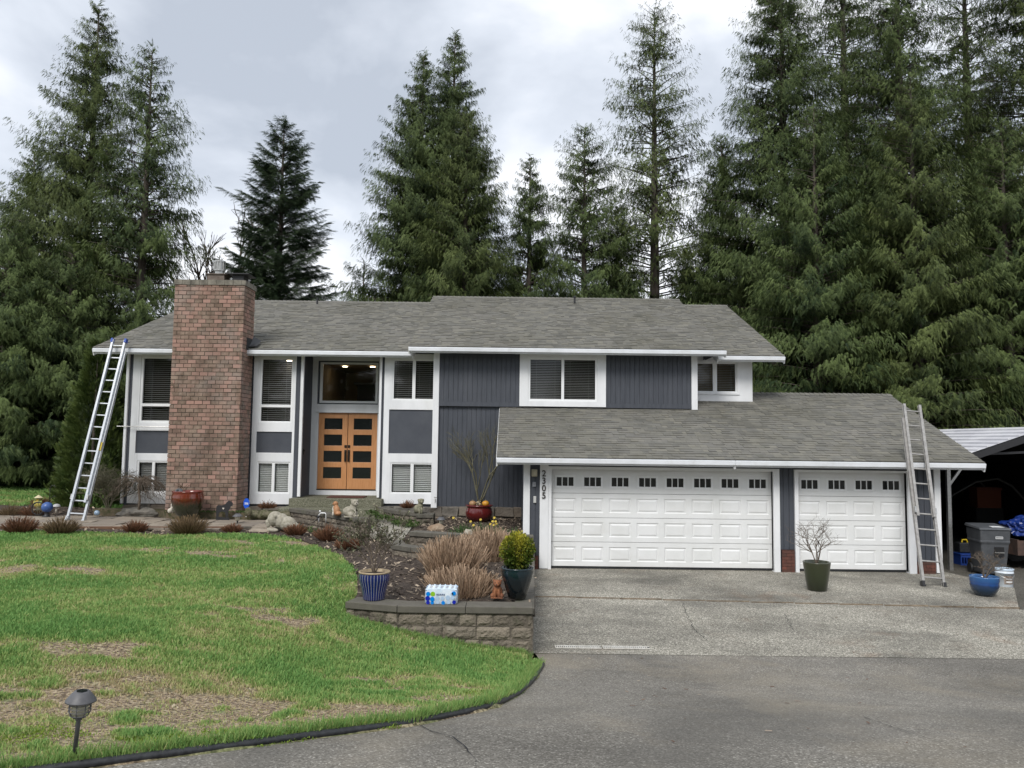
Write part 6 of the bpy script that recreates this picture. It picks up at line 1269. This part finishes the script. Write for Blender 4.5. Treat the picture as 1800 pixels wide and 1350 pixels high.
b = MB(); b.add([(-.385, -.43, 1.035), (.385, -.43, 1.035), (.385, .42, 1.06), (-.385, .42, 1.06), (-.36, -.38, 1.075), (.36, -.38, 1.075), (.36, .40, 1.12), (-.36, .40, 1.12)], [(0, 1, 5, 4), (1, 2, 6, 5), (2, 3, 7, 6), (3, 0, 4, 7), (4, 5, 6, 7), (3, 2, 1, 0)]); lid = b.build('lid', M['bin'], t, bevel=.012)
b = MB(); b.add([(-.02, -.3, 1.083), (.27, -.3, 1.083), (.22, -.12, 1.096), (-.03, -.12, 1.096)], [(0, 1, 2, 3)]); b.build('lid_label', M['vinyl'], lid)
b = MB(); b.box(-.02, .20, -.372, -.35, .46, .66); b.build('grip_recess', M['dark'], t); b = MB(); b.box(-.02, .20, -.385, -.37, .53, .55); b.build('grip_bar', M['galv'], t)
b = MB(); b.box(.0, .17, -.4, -.392, .84, .89); num = b.build('number_plate', M['vinyl'], t)
b = MB()
for k in range(6): b.box(.012+k*.026, .03+k*.026, -.403, -.4005, .852, .88)
b.build('number', M['blacksteel'], num)
for s in (-1, 1): b = MB(); b.tube([(s*.30, .27, .12), (s*.35, .27, .12)], .12, 18); b.build('wheel', M['blackrubber'], t)
# paint bucket
xk = PZ(1775, 1034, .01); t = empty('paint_bucket', (xk.x, xk.y+.15, .01), 0, 'white plastic paint bucket with a picture label behind the blue bowl pot', 'bucket')
b = MB(); b.lathe([(.001, 0), (.135, 0), (.142, .01), (.155, .27), (.162, .27), (.162, .285), (.156, .285), (.157, .33)], n=36); b.build('bucket', mat('bucket_white', (.62, .68, .74), .3), t, smooth=True); b = MB(); b.lathe([(.165, .325), (.168, .335), (.166, .355), (.15, .36), (.001, .352)], n=36); b.build('lid', mat('bucket_lid', (.50, .60, .70), .3), t, smooth=True)
b = MB(); b.tube([(.162*math.cos(a), .162*math.sin(a)-.0, .28-.10*math.sin(-a) if math.sin(a) < 0 else .28) for a in np.linspace(math.pi, 2*math.pi, 13)], .003, 5); b.build('handle', M['galv'], t)
for nm, a0, a1, z0, z1, mm in (('label', -2.2, -1.0, .07, .23, mat('label_photo', (.10, .07, .05), .5, (.35, .30, .26), 14, 3)), ('label', -1.95, -1.2, .10, .13, M['vinyl']), ('label', -1.95, -1.2, .16, .175, M['vinyl'])):
    b = MB(); rr = .1525 if z0 == .07 else .155; n = 10; P = []
    for k in range(n+1): a = a0+(a1-a0)*k/n; P += [(rr*.985*math.cos(a), rr*.985*math.sin(a), z0), ((rr+.003)*math.cos(a), (rr+.003)*math.sin(a), z1)]
    b.add(P, [(2*k, 2*k+2, 2*k+3, 2*k+1) for k in range(n)]); b.build(nm, mm, t)
# blue crate, yellow topped cooler, reel
x_ = PY(1694, 990, 17.9).x
t = empty('storage_crate', (x_, 17.9, .01), 0, 'bright blue plastic crate on the carport floor between the post and the bin', 'crate'); b = MB(); slab_holes(b, -.15, .15, .0, .26, -.15, -.13, [(-.12+.06*k, -.08+.06*k, .05, .19) for k in range(4)]); b.box(-.15, .15, .13, .15, 0, .26); b.box(-.15, -.13, -.13, .13, 0, .26); b.box(.13, .15, -.13, .13, 0, .26); b.box(-.13, .13, -.13, .13, 0, .02); b.build('crate', M['blueplastic'], t, bevel=.004); b = MB(); b.box(-.165, .165, -.165, .165, .25, .275); b.build('rim', M['blueplastic'], t)
t = empty('tool_box', (x_+.02, 17.95, .30), 0, 'black tool box with a yellow handle stacked on the blue crate', 'tool box'); b = MB(); b.box(-.14, .14, -.12, .12, 0, .22); b.build('body', M['blackrubber'], t, bevel=.02); b = MB(); b.tube([(-.02, 0, .22), (-.01, 0, .28), (.09, 0, .28), (.11, 0, .22)], .016, 8); b.build('handle', mat('tool_yellow', (.7, .5, .02), .5), t)
t = empty('hose_reel', (PY(1708, 995, 17.4).x, 17.4, .01), 0, 'small beige spool standing between the blue crate and the grey bin', 'reel'); b = MB(); b.tube([(-.02, 0, .12), (.02, 0, .12)], .11, 20); b.build('flange', mat('spool_beige', (.28, .22, .15), .7), t); b = MB(); b.tube([(-.03, -.0, .12), (.05, 0, .12)], .04, 12); b.build('hub', M['blacksteel'], t)
# tarp pile on a low trailer
def cloth_heap(name, loc, s, m, label, seed, cat='tarp'):
    bm = bmesh.new(); bmesh.ops.create_icosphere(bm, subdivisions=5, radius=1)
    for v in bm.verts:
        n_ = noise.fractal(v.co*1.6+Vector((seed, 0, 0)), 1, 2, 4); rdg = abs(noise.noise(v.co*3.1+Vector((0, seed, 0)))); v.co *= 1+.28*n_-.22*rdg; v.co.x *= s[0]; v.co.y *= s[1]; v.co.z = max(v.co.z, -.35)*s[2]
    me = bpy.data.meshes.new(name); bm.to_mesh(me); bm.free(); me.materials.append(m); o = bpy.data.objects.new(name, me); link(o); o.location = loc; return tag(o, label, cat)
xt = PY(1812, 980, 17.2).x
t = empty('utility_trailer', (xt+.4, 17.7, .01), 0, 'low dark utility trailer carrying the crumpled blue tarp at the right edge', 'trailer'); b = MB(); b.box(-.75, .9, -.6, .8, .34, .40); b.box(-.75, -.71, -.6, .8, .40, .68); b.box(-.71, .9, -.6, -.56, .40, .66); b.build('bed', mat('trailer_rust', (.05, .035, .03), .8, (.10, .06, .045), 6), t)
for y in (-.62, .82): b = MB(); b.tube([(.1, y-.06, .26), (.1, y+.06, .26)], .26, 20); b.build('wheel', M['blackrubber'], t)
cloth_heap('blue_tarp', (xt+.2, 17.6, .86), (.50, .45, .32), mat('tarp_blue', (.008, .025, .15), .4, (.012, .04, .22), 6, coat=.2), 'crumpled bright blue tarp heaped on the dark trailer', 3)  # tarp blue muted, carport shade put into the colour
# pop-up shelter frame with an orange box inside
M['shelter_tube'] = mat('shelter_tube', (.09, .09, .09), .6)
xs_ = PY(1748, 880, 21.5).x; t = empty('shelter_frame', (xs_, 21.5, 0), 0, 'grey arched shelter frame deep inside the dark carport', 'shelter')
for yy in (0, 1.4): b = MB(); b.tube([(-1.25, yy, .0), (-1.2, yy, 1.35), (-.5, yy, 1.75), (.1, yy, 1.85), (.5, yy, 1.65), (.95, yy, 1.15), (1.0, yy, 0)], .03, 8); b.build('arch', M['shelter_tube'], t, smooth=True)
b = MB(); b.add([(-1.2, 0, 1.37), (-.5, 0, 1.77), (-.5, 1.4, 1.77), (-1.2, 1.4, 1.37), (.1, 0, 1.87), (.1, 1.4, 1.87)], [(0, 1, 2, 3), (1, 4, 5, 2)]); b.build('cover', mat('shelter_cover', (.06, .06, .06), .8), t)
t = empty('storage_box', (xs_+.15, 21.9, 1.0), 0, 'orange box raised inside the arched shelter frame', 'box'); b = MB(); b.box(-.38, .30, 0, .4, .0, .55); b.build('box', mat('box_orange', (.16, .045, .018), .7), t, bevel=.01); b = MB(); b.box(-.4, .32, -.02, .42, .5, .58); b.build('lid', mat('box_orange_lid', (.13, .035, .018), .7), t); b = MB(); b.box(-.42, .34, 0, .45, -1.0, 0); b.build('stand', M['darkwall'], t)  # orange muted, the deep shade of the carport is in its colour
